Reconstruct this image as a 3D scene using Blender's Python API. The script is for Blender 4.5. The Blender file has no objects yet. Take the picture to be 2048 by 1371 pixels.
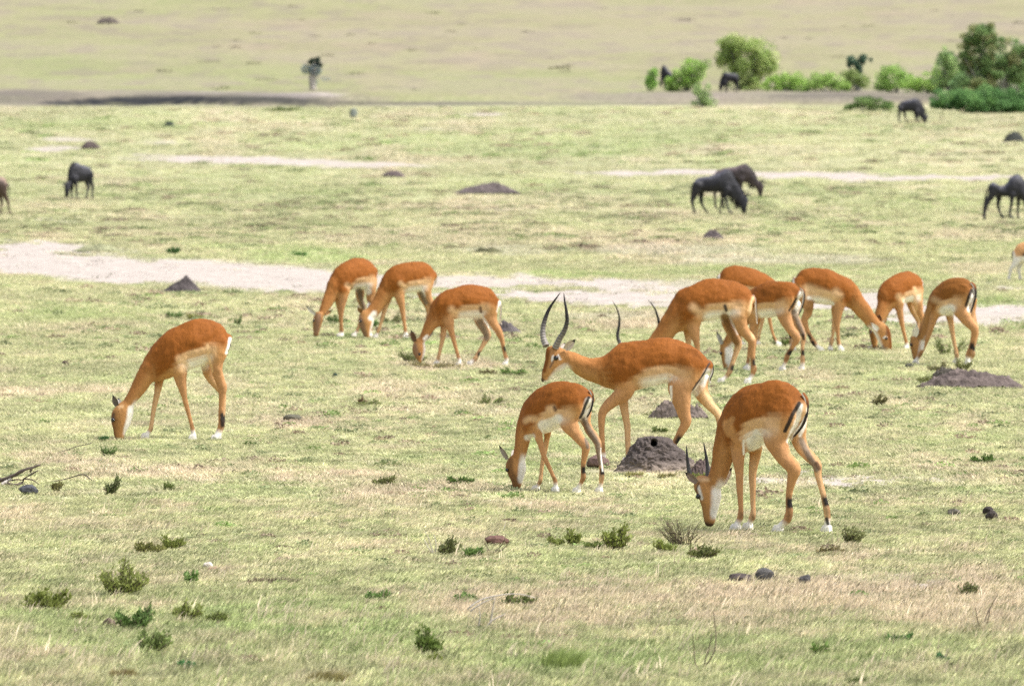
import bpy, bmesh, math, random
import numpy as np
from mathutils import Vector, kdtree, noise as mnoise

# ------------------------------------------------------------------ camera, light, exposure
scene = bpy.context.scene
COL = scene.collection
F = 16000.0          # focal length in pixels of a 2048 px wide frame
CX, HROW = 1024.0, 227.0
CAMH = 2.42
cam_d = bpy.data.cameras.new("camera")
cam = bpy.data.objects.new("camera", cam_d)
COL.objects.link(cam)
cam.location = (0, 0, CAMH)
cam.rotation_euler = (math.radians(90), 0, 0)
cam_d.sensor_width = 36.0
cam_d.lens = 36.0 * F / 2048.0
cam_d.shift_y = -(685.5 - HROW) / 2048.0
cam_d.clip_start = 1.0
cam_d.clip_end = 12000.0
cam_d.dof.use_dof = True
cam_d.dof.focus_distance = 49.0
cam_d.dof.aperture_fstop = 9.5
scene.camera = cam

SUN_EL, SUN_AZ = 58.0, 98.0     # azimuth: degrees clockwise from +Y (away from the camera) towards +X
world = bpy.data.worlds.new("World")
scene.world = world
world.use_nodes = True
wn = world.node_tree
wn.nodes.clear()
sky = wn.nodes.new("ShaderNodeTexSky")
sky.sky_type = 'NISHITA'
sky.sun_disc = False
sky.sun_elevation = math.radians(SUN_EL)
sky.sun_rotation = math.radians(SUN_AZ)
sky.air_density = 1.0
sky.dust_density = 4.0
sky.ozone_density = 1.0
hs = wn.nodes.new("ShaderNodeHueSaturation")      # thin high cloud: a whiter sky than clear air gives
hs.inputs["Saturation"].default_value = 0.35
bg = wn.nodes.new("ShaderNodeBackground")
bg.inputs["Strength"].default_value = 0.15
wo = wn.nodes.new("ShaderNodeOutputWorld")
wn.links.new(sky.outputs[0], hs.inputs["Color"])
wn.links.new(hs.outputs[0], bg.inputs["Color"])
wn.links.new(bg.outputs[0], wo.inputs["Surface"])

sun_d = bpy.data.lights.new("sun", 'SUN')
sun_d.energy = 2.4
sun_d.angle = math.radians(8.0)
sun_d.color = (1.0, 0.955, 0.89)
sun = bpy.data.objects.new("sun", sun_d)
COL.objects.link(sun)
_e, _a = math.radians(SUN_EL), math.radians(SUN_AZ)
_sd = Vector((math.cos(_e) * math.sin(_a), math.cos(_e) * math.cos(_a), math.sin(_e)))
sun.rotation_euler = _sd.to_track_quat('Z', 'Y').to_euler()
sun.location = (40, 40, 60)

vs = scene.view_settings
vs.view_transform = 'Standard'
vs.look = 'None'
vs.gamma = 1.0
vs.use_curve_mapping = False
vs.exposure = 0.95
scene.render.engine = 'CYCLES'
scene.cycles.use_denoising = False
scene.cycles.max_bounces = 5
scene.cycles.transparent_max_bounces = 6

rng = np.random.default_rng(7)
random.seed(7)

# ------------------------------------------------------------------ noise
_perm = np.random.default_rng(3).random((256, 256))
def vnoise(x, y, seed=0):
    x = np.asarray(x, float) + seed * 17.31; y = np.asarray(y, float) + seed * 9.77
    xi = np.floor(x).astype(int); yi = np.floor(y).astype(int)
    fx = x - xi; fy = y - yi
    fx = fx * fx * (3 - 2 * fx); fy = fy * fy * (3 - 2 * fy)
    g = lambda a, b: _perm[a & 255, b & 255]
    return (g(xi, yi) * (1 - fx) + g(xi + 1, yi) * fx) * (1 - fy) + (g(xi, yi + 1) * (1 - fx) + g(xi + 1, yi + 1) * fx) * fy
def fbm(x, y, seed=0, octv=4):
    s = 0; a = 0.5; t = 0
    for k in range(octv):
        s = s + a * vnoise(x * 2 ** k, y * 2 ** k, seed + 5 * k); t += a; a *= 0.55
    return s / t
def smooth(a, b, x):
    t = np.clip((x - a) / (b - a), 0, 1)
    return t * t * (3 - 2 * t)

# ------------------------------------------------------------------ terrain profile
_tab = [(-400, 0), (0, 0), (140, 0), (170, -.05), (200, -.2), (240, -.25), (280, .13), (330, .85), (410, 1.96), (459, 2.85), (474, 3.62),
        (500, 3.98), (600, 5.87), (800, 10.77), (1000, 16.6), (1300, 26.5), (2000, 44.5), (5000, 92)]
_dd = np.arange(-400, 5001, 1.0)
_zz = np.interp(_dd, [t[0] for t in _tab], [t[1] for t in _tab])
_k = np.hanning(25); _k /= _k.sum()
_zs = np.convolve(np.pad(_zz, 12, mode='edge'), _k, mode='valid')
def zprof(d):
    d = np.asarray(d, float)
    z = np.interp(d, _dd, _zs)
    z = z + smooth(440, 458, d) * (1 - smooth(458, 466, d)) * 0.0
    return z
def bankdepth(x):      # how deep the eroded gully cuts, along its length
    px = CX + F * x / 465.0
    return 0.1 + 0.9 * smooth(60, 200, px) * (1 - smooth(560, 900, px)) + 0.45 * smooth(1200, 1500, px)
def zbase(x, y):
    x = np.asarray(x, float); y = np.asarray(y, float)
    z = zprof(y)
    wob = 1.2 * np.sin(x * 0.21 + 1.0) + 0.8 * np.sin(x * 0.53)
    g = y - wob
    # gully: drops behind a low lip, the far bank climbs steeply to the foot of the hill
    a = smooth(459.0, 461.0, g) * (1 - smooth(468.0, 470.6, g))
    z = z - a * (0.75 * bankdepth(x) + 0.12)
    return z
def zground(x, y):
    x = np.asarray(x, float); y = np.asarray(y, float)
    amp = 0.022 * smooth(20, 34, y) + 0.03 * smooth(90, 200, y)
    n = fbm(x * 0.9, y * 0.45, 11, 4) - 0.5
    n2 = (fbm(x * 0.25, y * 0.12, 31, 3) - 0.5)
    return zbase(x, y) + amp * n * 1.6 + n2 * amp * 2.0
_ds = np.concatenate([np.arange(20, 480, 0.1), np.arange(480, 3000, 1.0)])
_rows = HROW + F * (CAMH - zbase(np.zeros_like(_ds), _ds)) / _ds
_rmin = np.minimum.accumulate(_rows)
def d_of_row(row):
    r = np.asarray(row, float)
    return np.interp(-r, -_rmin, _ds)
def at(px, row):
    d = float(d_of_row(row))
    x = (px - CX) / F * d
    return x, d
def ground_at(px, row):
    x, d = at(px, row)
    return Vector((x, d, float(zground(x, d))))
def to_px(x, y, z):
    return CX + F * x / y, HROW + F * (CAMH - z) / y

# ------------------------------------------------------------------ what grows / lies where
# patches: (px, row, half width px, half height px, strength)
SAND = [(60, 492, 75, 9, 1), (20, 515, 120, 22, 1), (160, 535, 190, 21, 1), (330, 545, 230, 26, 1), (500, 552, 190, 24, 1), (620, 562, 110, 20, 1), (850, 566, 200, 9, .8), (1050, 562, 160, 7, .8),
        (150, 500, 110, 9, .8), (720, 560, 90, 12, .8), (600, 575, 150, 8, .7), (820, 570, 120, 6, .6),
        (960, 556, 160, 6, .7), (1120, 566, 180, 9, .95), (1000, 590, 230, 7, .9), (1200, 594, 200, 10, .95), (1300, 575, 160, 8, .8),
        (1420, 565, 150, 6, .5), (1330, 605, 200, 7, .7), (1640, 604, 170, 14, .9), (1480, 598, 150, 8, .8), (1800, 618, 140, 10, .8), (1720, 590, 70, 10, .8), (1990, 618, 130, 13, .95),
        (1900, 640, 190, 12, .75), (2030, 574, 60, 4, .7),
        (430, 318, 170, 5.5, 1), (560, 324, 150, 5, 1), (700, 330, 130, 4.5, .8), (300, 310, 40, 4, .5), (120, 299, 60, 4.5, .8), (150, 280, 50, 3, .6),
        (330, 286, 40, 4, .4), (1260, 347, 110, 5.5, .9), (1400, 346, 140, 6, .9), (1600, 352, 150, 6, .95), (1800, 356, 160, 6, .9), (1960, 356, 120, 5, .9),
        (930, 229, 55, 3, .8), (860, 258, 30, 2, .5), (600, 190, 110, 4, 1), (420, 186, 130, 3, .6), (130, 442, 70, 3, .6),
        (1650, 962, 190, 5, .8), (1540, 962, 80, 5, .5), (1900, 968, 40, 4, .6), (1780, 1168, 120, 6, .6),
        (1240, 630, 160, 8, .3), (1550, 520, 220, 10, .3), (1350, 500, 200, 12, .3), (1000, 497, 100, 10, .25)]
DRY = [(1050, 1215, 230, 40, .8), (1250, 1195, 260, 30, .8), (1750, 1200, 330, 42, .9), (1950, 1210, 160, 60, .8), (1500, 1215, 200, 40, .7),
       (300, 950, 160, 12, .6), (650, 955, 160, 14, .6), (850, 980, 200, 18, .7), (740, 1000, 150, 10, .5), (1150, 1018, 160, 10, .7), (450, 820, 220, 12, .4),
       (120, 780, 200, 12, .3), (870, 790, 160, 16, .35), (1650, 1105, 130, 10, .6), (900, 730, 110, 14, .7), (560, 845, 60, 10, .6), (330, 1020, 60, 10, .5),
       (430, 1150, 70, 12, .3), (940, 470, 240, 22, .45), (1300, 480, 250, 16, .5), (700, 480, 120, 12, .4), (1500, 300, 200, 12, .3), (1050, 405, 250, 20, .3),
       (1100, 1290, 70, 20, .4), (1690, 1130, 60, 10, .5), (150, 925, 120, 12, .5), (1450, 1085, 100, 20, .5), (1830, 850, 120, 8, .3), (1880, 930, 160, 14, .3),
       (1000, 100, 900, 40, .35), (1300, 60, 900, 40, .45), (300, 60, 300, 30, .35), (1500, 20, 700, 30, .4), (1960, 470, 120, 12, .5), (1250, 640, 150, 18, .4)]
GREEN = [(600, 1240, 320, 40, .8), (300, 1290, 260, 45, .5), (150, 1215, 160, 30, .5), (1150, 1310, 260, 38, .7), (1600, 1310, 300, 36, .7), (700, 1300, 200, 30, .6),
         (340, 1010, 120, 14, .6), (1800, 1310, 200, 30, .4), (600, 512, 130, 14, .9), (500, 498, 140, 10, .6), (1160, 549, 110, 6, 1), (1780, 600, 300, 5, .8),
         (1950, 602, 100, 6, 1), (1700, 555, 200, 20, .35), (1000, 290, 500, 26, .6), (250, 250, 260, 12, .5), (1250, 262, 260, 12, .5), (350, 380, 380, 40, .35),
         (100, 370, 200, 30, .35), (1600, 400, 360, 36, .3), (150, 630, 240, 20, .35), (1080, 905, 70, 40, .7), (420, 1215, 100, 24, .5), (1900, 870, 160, 36, .35),
         (300, 140, 360, 40, .5), (600, 165, 700, 22, .45), (150, 90, 300, 40, .3), (900, 380, 300, 30, .3), (1700, 450, 300, 14, .3), (1560, 940, 80, 10, .7), (960, 1350, 240, 26, .4),
         (1350, 540, 140, 8, .4), (1600, 260, 200, 10, .4), (1400, 395, 200, 14, .3)]
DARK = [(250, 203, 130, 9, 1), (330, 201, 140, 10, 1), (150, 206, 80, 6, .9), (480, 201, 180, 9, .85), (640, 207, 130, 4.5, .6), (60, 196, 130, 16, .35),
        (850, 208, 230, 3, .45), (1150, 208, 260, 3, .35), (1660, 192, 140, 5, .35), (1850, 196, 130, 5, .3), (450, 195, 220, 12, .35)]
SOIL = [(40, 195, 160, 18, .8), (250, 195, 240, 16, .8), (500, 200, 260, 14, .8), (800, 208, 260, 5, .7), (1100, 206, 260, 5, .4), (1400, 196, 300, 14, .8),
        (1700, 194, 260, 14, .9), (1950, 190, 200, 14, .6), (1250, 202, 160, 9, .4)]
def ell(px, row, L):
    out = np.zeros_like(px)
    for (a, b, w, h, s) in L:
        r = np.sqrt(((px - a) / w) ** 2 + ((row - b) / h) ** 2)
        out = np.maximum(out, s * (1 - smooth(0.72, 1.22, r)))
    return out
def cover(x, y):
    """plan-view ground cover at world (x, y): returns masks and the mixed surface colour"""
    x = np.asarray(x, float); y = np.asarray(y, float)
    yy = np.maximum(y, 22.0)
    px = CX + F * x / yy
    row = HROW + F * (CAMH - zbase(x, yy)) / yy
    # edges of patches wander
    sc = 6.0 / yy            # so wobble keeps a natural size near and far
    u = fbm(px * 0.010, row * 0.12, 51, 5) - 0.5
    w = fbm(px * 0.030, row * 0.22, 61, 3) - 0.5
    pxw = px + 120 * u + 40 * w
    roww = row + (row - 100) * 0.050 * w + (row - 60) * 0.025 * u
    out = (px < -150) | (px > 2200) | (row > 1500)
    sand = ell(pxw, roww, SAND); dry = ell(pxw, roww, DRY); grn = ell(pxw, roww, GREEN)
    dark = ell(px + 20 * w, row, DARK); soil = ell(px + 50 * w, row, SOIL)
    n1 = fbm(px * 0.006, row * 0.045, 1, 4); n2 = fbm(px * 0.02, row * 0.14, 2, 4); n3 = fbm(x * 2.1, y * 0.7, 3, 4)
    # outside the frame the same kind of ground goes on
    n1o = fbm(x * 0.25, y * 0.05, 4, 4)
    n1 = np.where(out, n1o, n1); n2 = np.where(out, fbm(x * 0.9, y * 0.2, 5, 4), n2)
    dry = np.clip(dry * (0.45 + 1.1 * n2) + smooth(0.56, 0.78, n1) * 0.5 + smooth(0.58, 0.75, n3) * 0.35, 0, 1)
    grn = np.clip(grn * (0.35 + 1.2 * n2) + smooth(0.45, 0.25, n1) * 0.35 + smooth(0.42, 0.25, n2) * 0.2, 0, 1)
    sand = np.where(out, 0, np.clip(sand * 1.15, 0, 1) * smooth(0.05, 0.36, n2 + 0.28 * sand)); dark = np.where(out, 0, dark); soil = np.where(out, 0, soil)
    hill = smooth(456, 476, y); mid = smooth(110, 200, y) * (1 - hill)
    C = lambda r, g, b: np.array([r, g, b])
    base = C(.320, .318, .182) * (1 - hill[..., None]) + C(.219, .216, .115) * hill[..., None]
    n4 = fbm(x * 9.0, y * 3.0, 6, 3)
    base = base * (0.86 + 0.28 * n3[..., None]) * (1 + (.7 * (n4 - .5) * smooth(130, 60, yy))[..., None])
    mix = lambda c, m, k: c * (1 - (m * k)[..., None]) + 0
    def blend(c, col, m):
        m = m[..., None]; return c * (1 - m) + col * m
    c = base
    c = blend(c, C(.225, .285, .110) * (1 - .22 * hill[..., None]), np.clip(grn * 0.62 * (1 - 0.3 * hill), 0, 1))
    c = blend(c, C(.40, .325, .25) * (1 - .38 * hill[..., None]), dry * 0.8)
    n5 = fbm(px * 0.004, row * 0.06, 8, 4)
    c = blend(c, C(.19, .165, .125), hill * np.clip(smooth(.5, .7, n2) * .6 + smooth(.48, .66, n5) * .4, 0, .8))
    c = c * (1 - .06 * mid[..., None]) * (.93 + .14 * smooth(.3, .7, n5))[..., None]
    c = blend(c, C(.352, .312, .282), sand)
    c = blend(c, C(.175, .150, .135), soil * 0.8)
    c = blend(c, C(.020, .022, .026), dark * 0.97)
    return dict(px=px, row=row, sand=sand, dry=dry, grn=grn, dark=dark, soil=soil, n1=n1, n2=n2, n3=n3, col=np.clip(c, 0.01, 0.9))

# ------------------------------------------------------------------ helpers
def tag(o, label=None, cat=None, group=None, kind=None):
    if label: o['label'] = label
    if cat: o['category'] = cat
    if group: o['group'] = group
    if kind: o['kind'] = kind
    return o
def empty(name, loc=(0, 0, 0), rz=0.0):
    o = bpy.data.objects.new(name, None)
    o.empty_display_size = 0.2
    COL.objects.link(o); o.location = loc; o.rotation_euler = (0, 0, rz)
    return o
def mesh_obj(name, V, Fc, mat=None, parent=None, loc=None, smooth_shade=True, colors=None, cname="coat"):
    me = bpy.data.meshes.new(name)
    V = np.asarray(V, float)
    if isinstance(Fc, np.ndarray) and Fc.ndim == 2:
        n, k = Fc.shape
        me.vertices.add(len(V)); me.vertices.foreach_set("co", V.ravel())
        me.loops.add(n * k); me.loops.foreach_set("vertex_index", Fc.ravel().astype(np.int32))
        me.polygons.add(n)
        me.polygons.foreach_set("loop_start", np.arange(0, n * k, k, dtype=np.int32))
        me.update(calc_edges=True)
    else:
        me.from_pydata([tuple(v) for v in V], [], [tuple(f) for f in Fc])
        me.update()
    if smooth_shade:
        me.polygons.foreach_set("use_smooth", np.ones(len(me.polygons), dtype=bool))
    if colors is not None:
        a = me.color_attributes.new(cname, 'FLOAT_COLOR', 'POINT')
        cc = np.ones((len(V), 4)); cc[:, :3] = colors
        a.data.foreach_set("color", cc.ravel())
    if mat: me.materials.append(mat)
    o = bpy.data.objects.new(name, me)
    COL.objects.link(o)
    if parent is not None: o.parent = parent
    if loc is not None: o.location = loc
    return o

# ------------------------------------------------------------------ materials
def new_mat(name):
    m = bpy.data.materials.new(name); m.use_nodes = True
    nt = m.node_tree; nt.nodes.clear()
    out = nt.nodes.new("ShaderNodeOutputMaterial")
    b = nt.nodes.new("ShaderNodeBsdfPrincipled")
    nt.links.new(b.outputs[0], out.inputs[0])
    b.inputs["Specular IOR Level"].default_value = 0.25
    return m, nt, b, out
def noise_node(nt, scale, detail=4, rough=.6, coord='Object', stretch=None):
    tc = nt.nodes.new("ShaderNodeTexCoord"); n = nt.nodes.new("ShaderNodeTexNoise")
    n.inputs["Scale"].default_value = scale; n.inputs["Detail"].default_value = detail; n.inputs["Roughness"].default_value = rough
    if stretch:
        mp = nt.nodes.new("ShaderNodeMapping"); mp.inputs["Scale"].default_value = stretch
        nt.links.new(tc.outputs[coord], mp.inputs[0]); nt.links.new(mp.outputs[0], n.inputs["Vector"])
    else:
        nt.links.new(tc.outputs[coord], n.inputs["Vector"])
    return n
def scale_color(nt, src, fac_out, lo, hi):
    """src colour multiplied by a value mapped from a noise output"""
    mr = nt.nodes.new("ShaderNodeMapRange"); mr.inputs["From Min"].default_value = .3; mr.inputs["From Max"].default_value = .7
    mr.inputs["To Min"].default_value = lo; mr.inputs["To Max"].default_value = hi
    nt.links.new(fac_out, mr.inputs[0])
    mx = nt.nodes.new("ShaderNodeVectorMath"); mx.operation = 'SCALE'
    nt.links.new(src, mx.inputs[0]); nt.links.new(mr.outputs[0], mx.inputs["Scale"])
    return mx.outputs[0]
def bump(nt, b, h_out, strength, dist):
    bp = nt.nodes.new("ShaderNodeBump"); bp.inputs["Strength"].default_value = strength; bp.inputs["Distance"].default_value = dist
    nt.links.new(h_out, bp.inputs["Height"]); nt.links.new(bp.outputs[0], b.inputs["Normal"])
def mat_vcol(name, attr, rough=.8, nscale=60, lo=.85, hi=1.15, bstr=.4, bdist=.004, stretch=None, sheen=0.0):
    m, nt, b, out = new_mat(name)
    at_ = nt.nodes.new("ShaderNodeAttribute"); at_.attribute_name = attr
    n = noise_node(nt, nscale, 4, .65, stretch=stretch)
    c = scale_color(nt, at_.outputs["Color"], n.outputs[0], lo, hi)
    nt.links.new(c, b.inputs["Base Color"])
    b.inputs["Roughness"].default_value = rough
    if sheen:
        b.inputs["Sheen Weight"].default_value = sheen; b.inputs["Sheen Roughness"].default_value = .5
    bump(nt, b, n.outputs[0], bstr, bdist)
    return m
def mat_plain(name, col, rough=.8, nscale=30, lo=.8, hi=1.2, bstr=.4, bdist=.005, stretch=None, spec=.25):
    m, nt, b, out = new_mat(name)
    rgb = nt.nodes.new("ShaderNodeRGB"); rgb.outputs[0].default_value = (*col, 1)
    n = noise_node(nt, nscale, 5, .65, stretch=stretch)
    c = scale_color(nt, rgb.outputs[0], n.outputs[0], lo, hi)
    nt.links.new(c, b.inputs["Base Color"]); b.inputs["Roughness"].default_value = rough
    b.inputs["Specular IOR Level"].default_value = spec
    bump(nt, b, n.outputs[0], bstr, bdist)
    return m
def mat_leaf(name, col, var=.35, transl=.25, attr=None, atype='GEOMETRY'):
    m, nt, b, out = new_mat(name)
    oi = nt.nodes.new("ShaderNodeObjectInfo"); geo = nt.nodes.new("ShaderNodeNewGeometry")
    if attr:
        a = nt.nodes.new("ShaderNodeAttribute"); a.attribute_name = attr; a.attribute_type = atype; src = a.outputs["Color"]
        rnd = oi.outputs["Random"]
    else:
        rgb = nt.nodes.new("ShaderNodeRGB"); rgb.outputs[0].default_value = (*col, 1); src = rgb.outputs[0]
        rnd = None
    mr = nt.nodes.new("ShaderNodeMapRange"); mr.inputs["To Min"].default_value = 1 - var; mr.inputs["To Max"].default_value = 1 + var
    nt.links.new(geo.outputs["Random Per Island"], mr.inputs[0])
    mx = nt.nodes.new("ShaderNodeVectorMath"); mx.operation = 'SCALE'
    nt.links.new(src, mx.inputs[0]); nt.links.new(mr.outputs[0], mx.inputs["Scale"])
    col_out = mx.outputs[0]
    if rnd is not None:
        mr2 = nt.nodes.new("ShaderNodeMapRange"); mr2.inputs["To Min"].default_value = .78; mr2.inputs["To Max"].default_value = 1.22
        nt.links.new(rnd, mr2.inputs[0])
        m2 = nt.nodes.new("ShaderNodeVectorMath"); m2.operation = 'SCALE'
        nt.links.new(col_out, m2.inputs[0]); nt.links.new(mr2.outputs[0], m2.inputs["Scale"]); col_out = m2.outputs[0]
    nt.links.new(col_out, b.inputs["Base Color"]); b.inputs["Roughness"].default_value = .7
    tr = nt.nodes.new("ShaderNodeBsdfTranslucent"); nt.links.new(col_out, tr.inputs[0])
    ms = nt.nodes.new("ShaderNodeMixShader"); ms.inputs[0].default_value = transl
    nt.links.new(b.outputs[0], ms.inputs[1]); nt.links.new(tr.outputs[0], ms.inputs[2]); nt.links.new(ms.outputs[0], out.inputs[0])
    return m
# ------------------------------------------------------------------ the ground, one sheet
def build_ground():
    rows = np.concatenate([np.arange(1480, 640, -2.2), np.arange(640, 215, -1.1)])
    d1 = d_of_row(rows)
    d2 = np.arange(456, 476, 0.5)
    d3 = d_of_row(np.arange(184, 4, -1.6))
    ys = np.unique(np.concatenate([[-400, -250, -120, -60, -20, 0, 10, 16, 20, 24, 27, 29], d1, d2, d3, np.arange(1020, 1400, 25), np.arange(1450, 5000, 150)]))
    ys = ys[np.concatenate([[True], np.diff(ys) > 0.02])]
    inner = np.arange(-120, 2180, 7.5)
    outer = np.array([40, 90, 160, 260, 400, 600, 900, 1400, 2200, 3500, 5500, 9000, 15000, 25000, 60000])
    cols = np.concatenate([(-120 - outer)[::-1], inner, inner[-1] + outer])
    t = (cols - CX) / F
    Y, T = np.meshgrid(ys, t, indexing='ij')
    X = T * np.maximum(Y, 28.0)
    Z = zground(X, Y)
    # crumbly banks and tussock relief where the soil is bare
    cv = cover(X, Y)
    Z = Z + 0.02 * cv['soil'] * (fbm(X * 1.3, Y * 1.3, 71, 4) - .5) * 4
    V = np.stack([X, Y, Z], -1).reshape(-1, 3)
    ny, nx = X.shape
    idx = np.arange(ny * nx).reshape(ny, nx)
    Fc = np.stack([idx[:-1, :-1], idx[:-1, 1:], idx[1:, 1:], idx[1:, :-1]], -1).reshape(-1, 4)
    m, nt, b, out = new_mat("ground_soil_and_turf")
    a = nt.nodes.new("ShaderNodeAttribute"); a.attribute_name = "cover"
    n = noise_node(nt, 1.0, 8, .72, stretch=(3.0, 0.9, 3.0))
    n2 = noise_node(nt, 1.0, 5, .6, stretch=(14.0, 5.0, 14.0))
    c = scale_color(nt, a.outputs["Color"], n.outputs[0], .78, 1.2)
    c = scale_color(nt, c, n2.outputs[0], .86, 1.14)
    nt.links.new(c, b.inputs["Base Color"]); b.inputs["Roughness"].default_value = .95
    b.inputs["Specular IOR Level"].default_value = .1
    bump(nt, b, n2.outputs[0], .6, .03)
    o = mesh_obj("ground", V, Fc, m, colors=cv['col'].reshape(-1, 3), cname="cover")
    tag(o, "open grassy plain with pale sandy tracks rising to a low hillside", kind="structure")
    return o
ground = build_ground()

# ------------------------------------------------------------------ scattered grass (nobody could count it)
SRC = bpy.data.collections.new("tuft_kinds")     # only read by the scatter, never linked to the scene
def blade_mesh(name, n, hmin, hmax, wid, spread, lean, segs=2, mat=None, sd=0):
    r = np.random.default_rng(sd)
    V = []; Fc = []
    for i in range(n):
        a = r.uniform(0, 2 * math.pi); rad = spread * math.sqrt(r.random())
        bx, by = rad * math.cos(a), rad * math.sin(a)
        h = r.uniform(hmin, hmax); w = wid * r.uniform(.6, 1.2)
        la = r.normal(0.25, .55); lx = lean * h * (1.0 + r.normal(0, .5)); ly = h * r.normal(0, .35)
        phi = r.uniform(-.9, .9)
        dx, dy = math.cos(phi) * w / 2, math.sin(phi) * w / 2
        k0 = len(V)
        for s in range(segs):
            t = s / segs; q = t * t
            cx, cy, cz = bx + lx * q * .9 + lx * t * .3, by + ly * q, h * (t - .12 * q)
            ww = 1 - .45 * t
            V += [(cx - dx * ww, cy - dy * ww, cz), (cx + dx * ww, cy + dy * ww, cz)]
        V.append((bx + lx * 1.2, by + ly, h * .88))
        for s in range(segs - 1):
            j = k0 + 2 * s
            Fc.append((j, j + 1, j + 3)); Fc.append((j, j + 3, j + 2))
        j = k0 + 2 * (segs - 1)
        Fc.append((j, j + 1, j + 2))
    me = bpy.data.meshes.new(name); me.from_pydata(V, [], Fc); me.update()
    if mat: me.materials.append(mat)
    return me
def leafclump_mesh(name, n, rx, h, leaf, mat, sd=0):
    r = np.random.default_rng(sd); V = []; Fc = []
    for i in range(n):
        a = r.uniform(0, 2 * math.pi); q = math.sqrt(r.random())
        p = np.array([rx * q * math.cos(a), rx * q * math.sin(a), h * (1 - q * q * .6) * r.random() ** .7])
        d = r.normal(size=3); d /= np.linalg.norm(d); d[2] = abs(d[2]) * .9 + .2
        e = np.cross(d, r.normal(size=3)); e /= np.linalg.norm(e) + 1e-6
        L = leaf * r.uniform(.6, 1.3); W = L * .38
        k = len(V)
        V += [p, p + d * L * .5 + e * W, p + d * L, p + d * L * .5 - e * W]
        Fc.append((k, k + 1, k + 2, k + 3))
    me = bpy.data.meshes.new(name); me.from_pydata([tuple(v) for v in V], [], Fc); me.update(); me.materials.append(mat)
    return me
mat_grass = mat_leaf("grass_blade", None, var=.5, transl=.42, attr="tint", atype='INSTANCER')
mat_weed = mat_leaf("weed_leaf", None, var=.35, transl=.2, attr="tint", atype='INSTANCER')
def scatter(name, meshes, pts, scl, rot, tint, label, pick):
    """one object: points that carry instances of small tufts"""
    col = bpy.data.collections.new(name + "_kinds")
    for i, me in enumerate(meshes):
        so = bpy.data.objects.new("%s_kind_%02d" % (name, i), me); col.objects.link(so)
    me = bpy.data.meshes.new(name)
    n = len(pts)
    me.vertices.add(n); me.vertices.foreach_set("co", np.asarray(pts, float).ravel())
    a = me.attributes.new("scl", 'FLOAT_VECTOR', 'POINT'); a.data.foreach_set("vector", np.asarray(scl, float).ravel())
    a = me.attributes.new("rot", 'FLOAT_VECTOR', 'POINT'); a.data.foreach_set("vector", np.asarray(rot, float).ravel())
    a = me.attributes.new("pick", 'INT', 'POINT'); a.data.foreach_set("value", np.asarray(pick, np.int32))
    a = me.attributes.new("tint", 'FLOAT_COLOR', 'POINT'); cc = np.ones((n, 4)); cc[:, :3] = tint; a.data.foreach_set("color", cc.ravel())
    o = bpy.data.objects.new(name, me); COL.objects.link(o)
    ng = bpy.data.node_groups.new(name + "_scatter", 'GeometryNodeTree')
    ng.interface.new_socket("Geometry", in_out='INPUT', socket_type='NodeSocketGeometry')
    ng.interface.new_socket("Geometry", in_out='OUTPUT', socket_type='NodeSocketGeometry')
    gi = ng.nodes.new("NodeGroupInput"); go = ng.nodes.new("NodeGroupOutput")
    m2p = ng.nodes.new("GeometryNodeMeshToPoints")
    iop = ng.nodes.new("GeometryNodeInstanceOnPoints"); ci = ng.nodes.new("GeometryNodeCollectionInfo")
    ci.inputs["Collection"].default_value = col; ci.inputs["Separate Children"].default_value = True; ci.inputs["Reset Children"].default_value = True
    iop.inputs["Pick Instance"].default_value = True
    def named(nm, ty):
        x = ng.nodes.new("GeometryNodeInputNamedAttribute"); x.data_type = ty; x.inputs["Name"].default_value = nm; return x.outputs[0]
    ng.links.new(gi.outputs[0], m2p.inputs[0]); ng.links.new(m2p.outputs[0], iop.inputs["Points"])
    ng.links.new(ci.outputs[0], iop.inputs["Instance"])
    ng.links.new(named("pick", 'INT'), iop.inputs["Instance Index"])
    e2r = ng.nodes.new("FunctionNodeEulerToRotation")
    ng.links.new(named("rot", 'FLOAT_VECTOR'), e2r.inputs[0]); ng.links.new(e2r.outputs[0], iop.inputs["Rotation"])
    ng.links.new(named("scl", 'FLOAT_VECTOR'), iop.inputs["Scale"])
    ng.links.new(iop.outputs[0], go.inputs[0])
    md = o.modifiers.new("scatter", 'NODES'); md.node_group = ng
    tag(o, label, kind="stuff")
    return o
def rand_pts(d0, d1, dens, margin=1.06):
    """random ground points in the visible wedge between two distances"""
    # and a strip to either side of it, so that a step to the side still sees grass
    a = 2048 * margin / F; side = 2.4 + .02 * d0
    area = a * (d1 ** 2 - d0 ** 2) / 2 + side * (d1 - d0)
    n = int(area * dens)
    dd = np.linspace(d0, d1, 200); cdf = a * (dd ** 2 - d0 ** 2) / 2 + side * (dd - d0)
    d = np.interp(rng.random(n) * cdf[-1], cdf, dd)
    x = (rng.random(n) - .5) * (a * d + side)
    return x, d
MOUND_XY = []       # bare mounds keep the grass off: (x, y, r)
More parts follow.
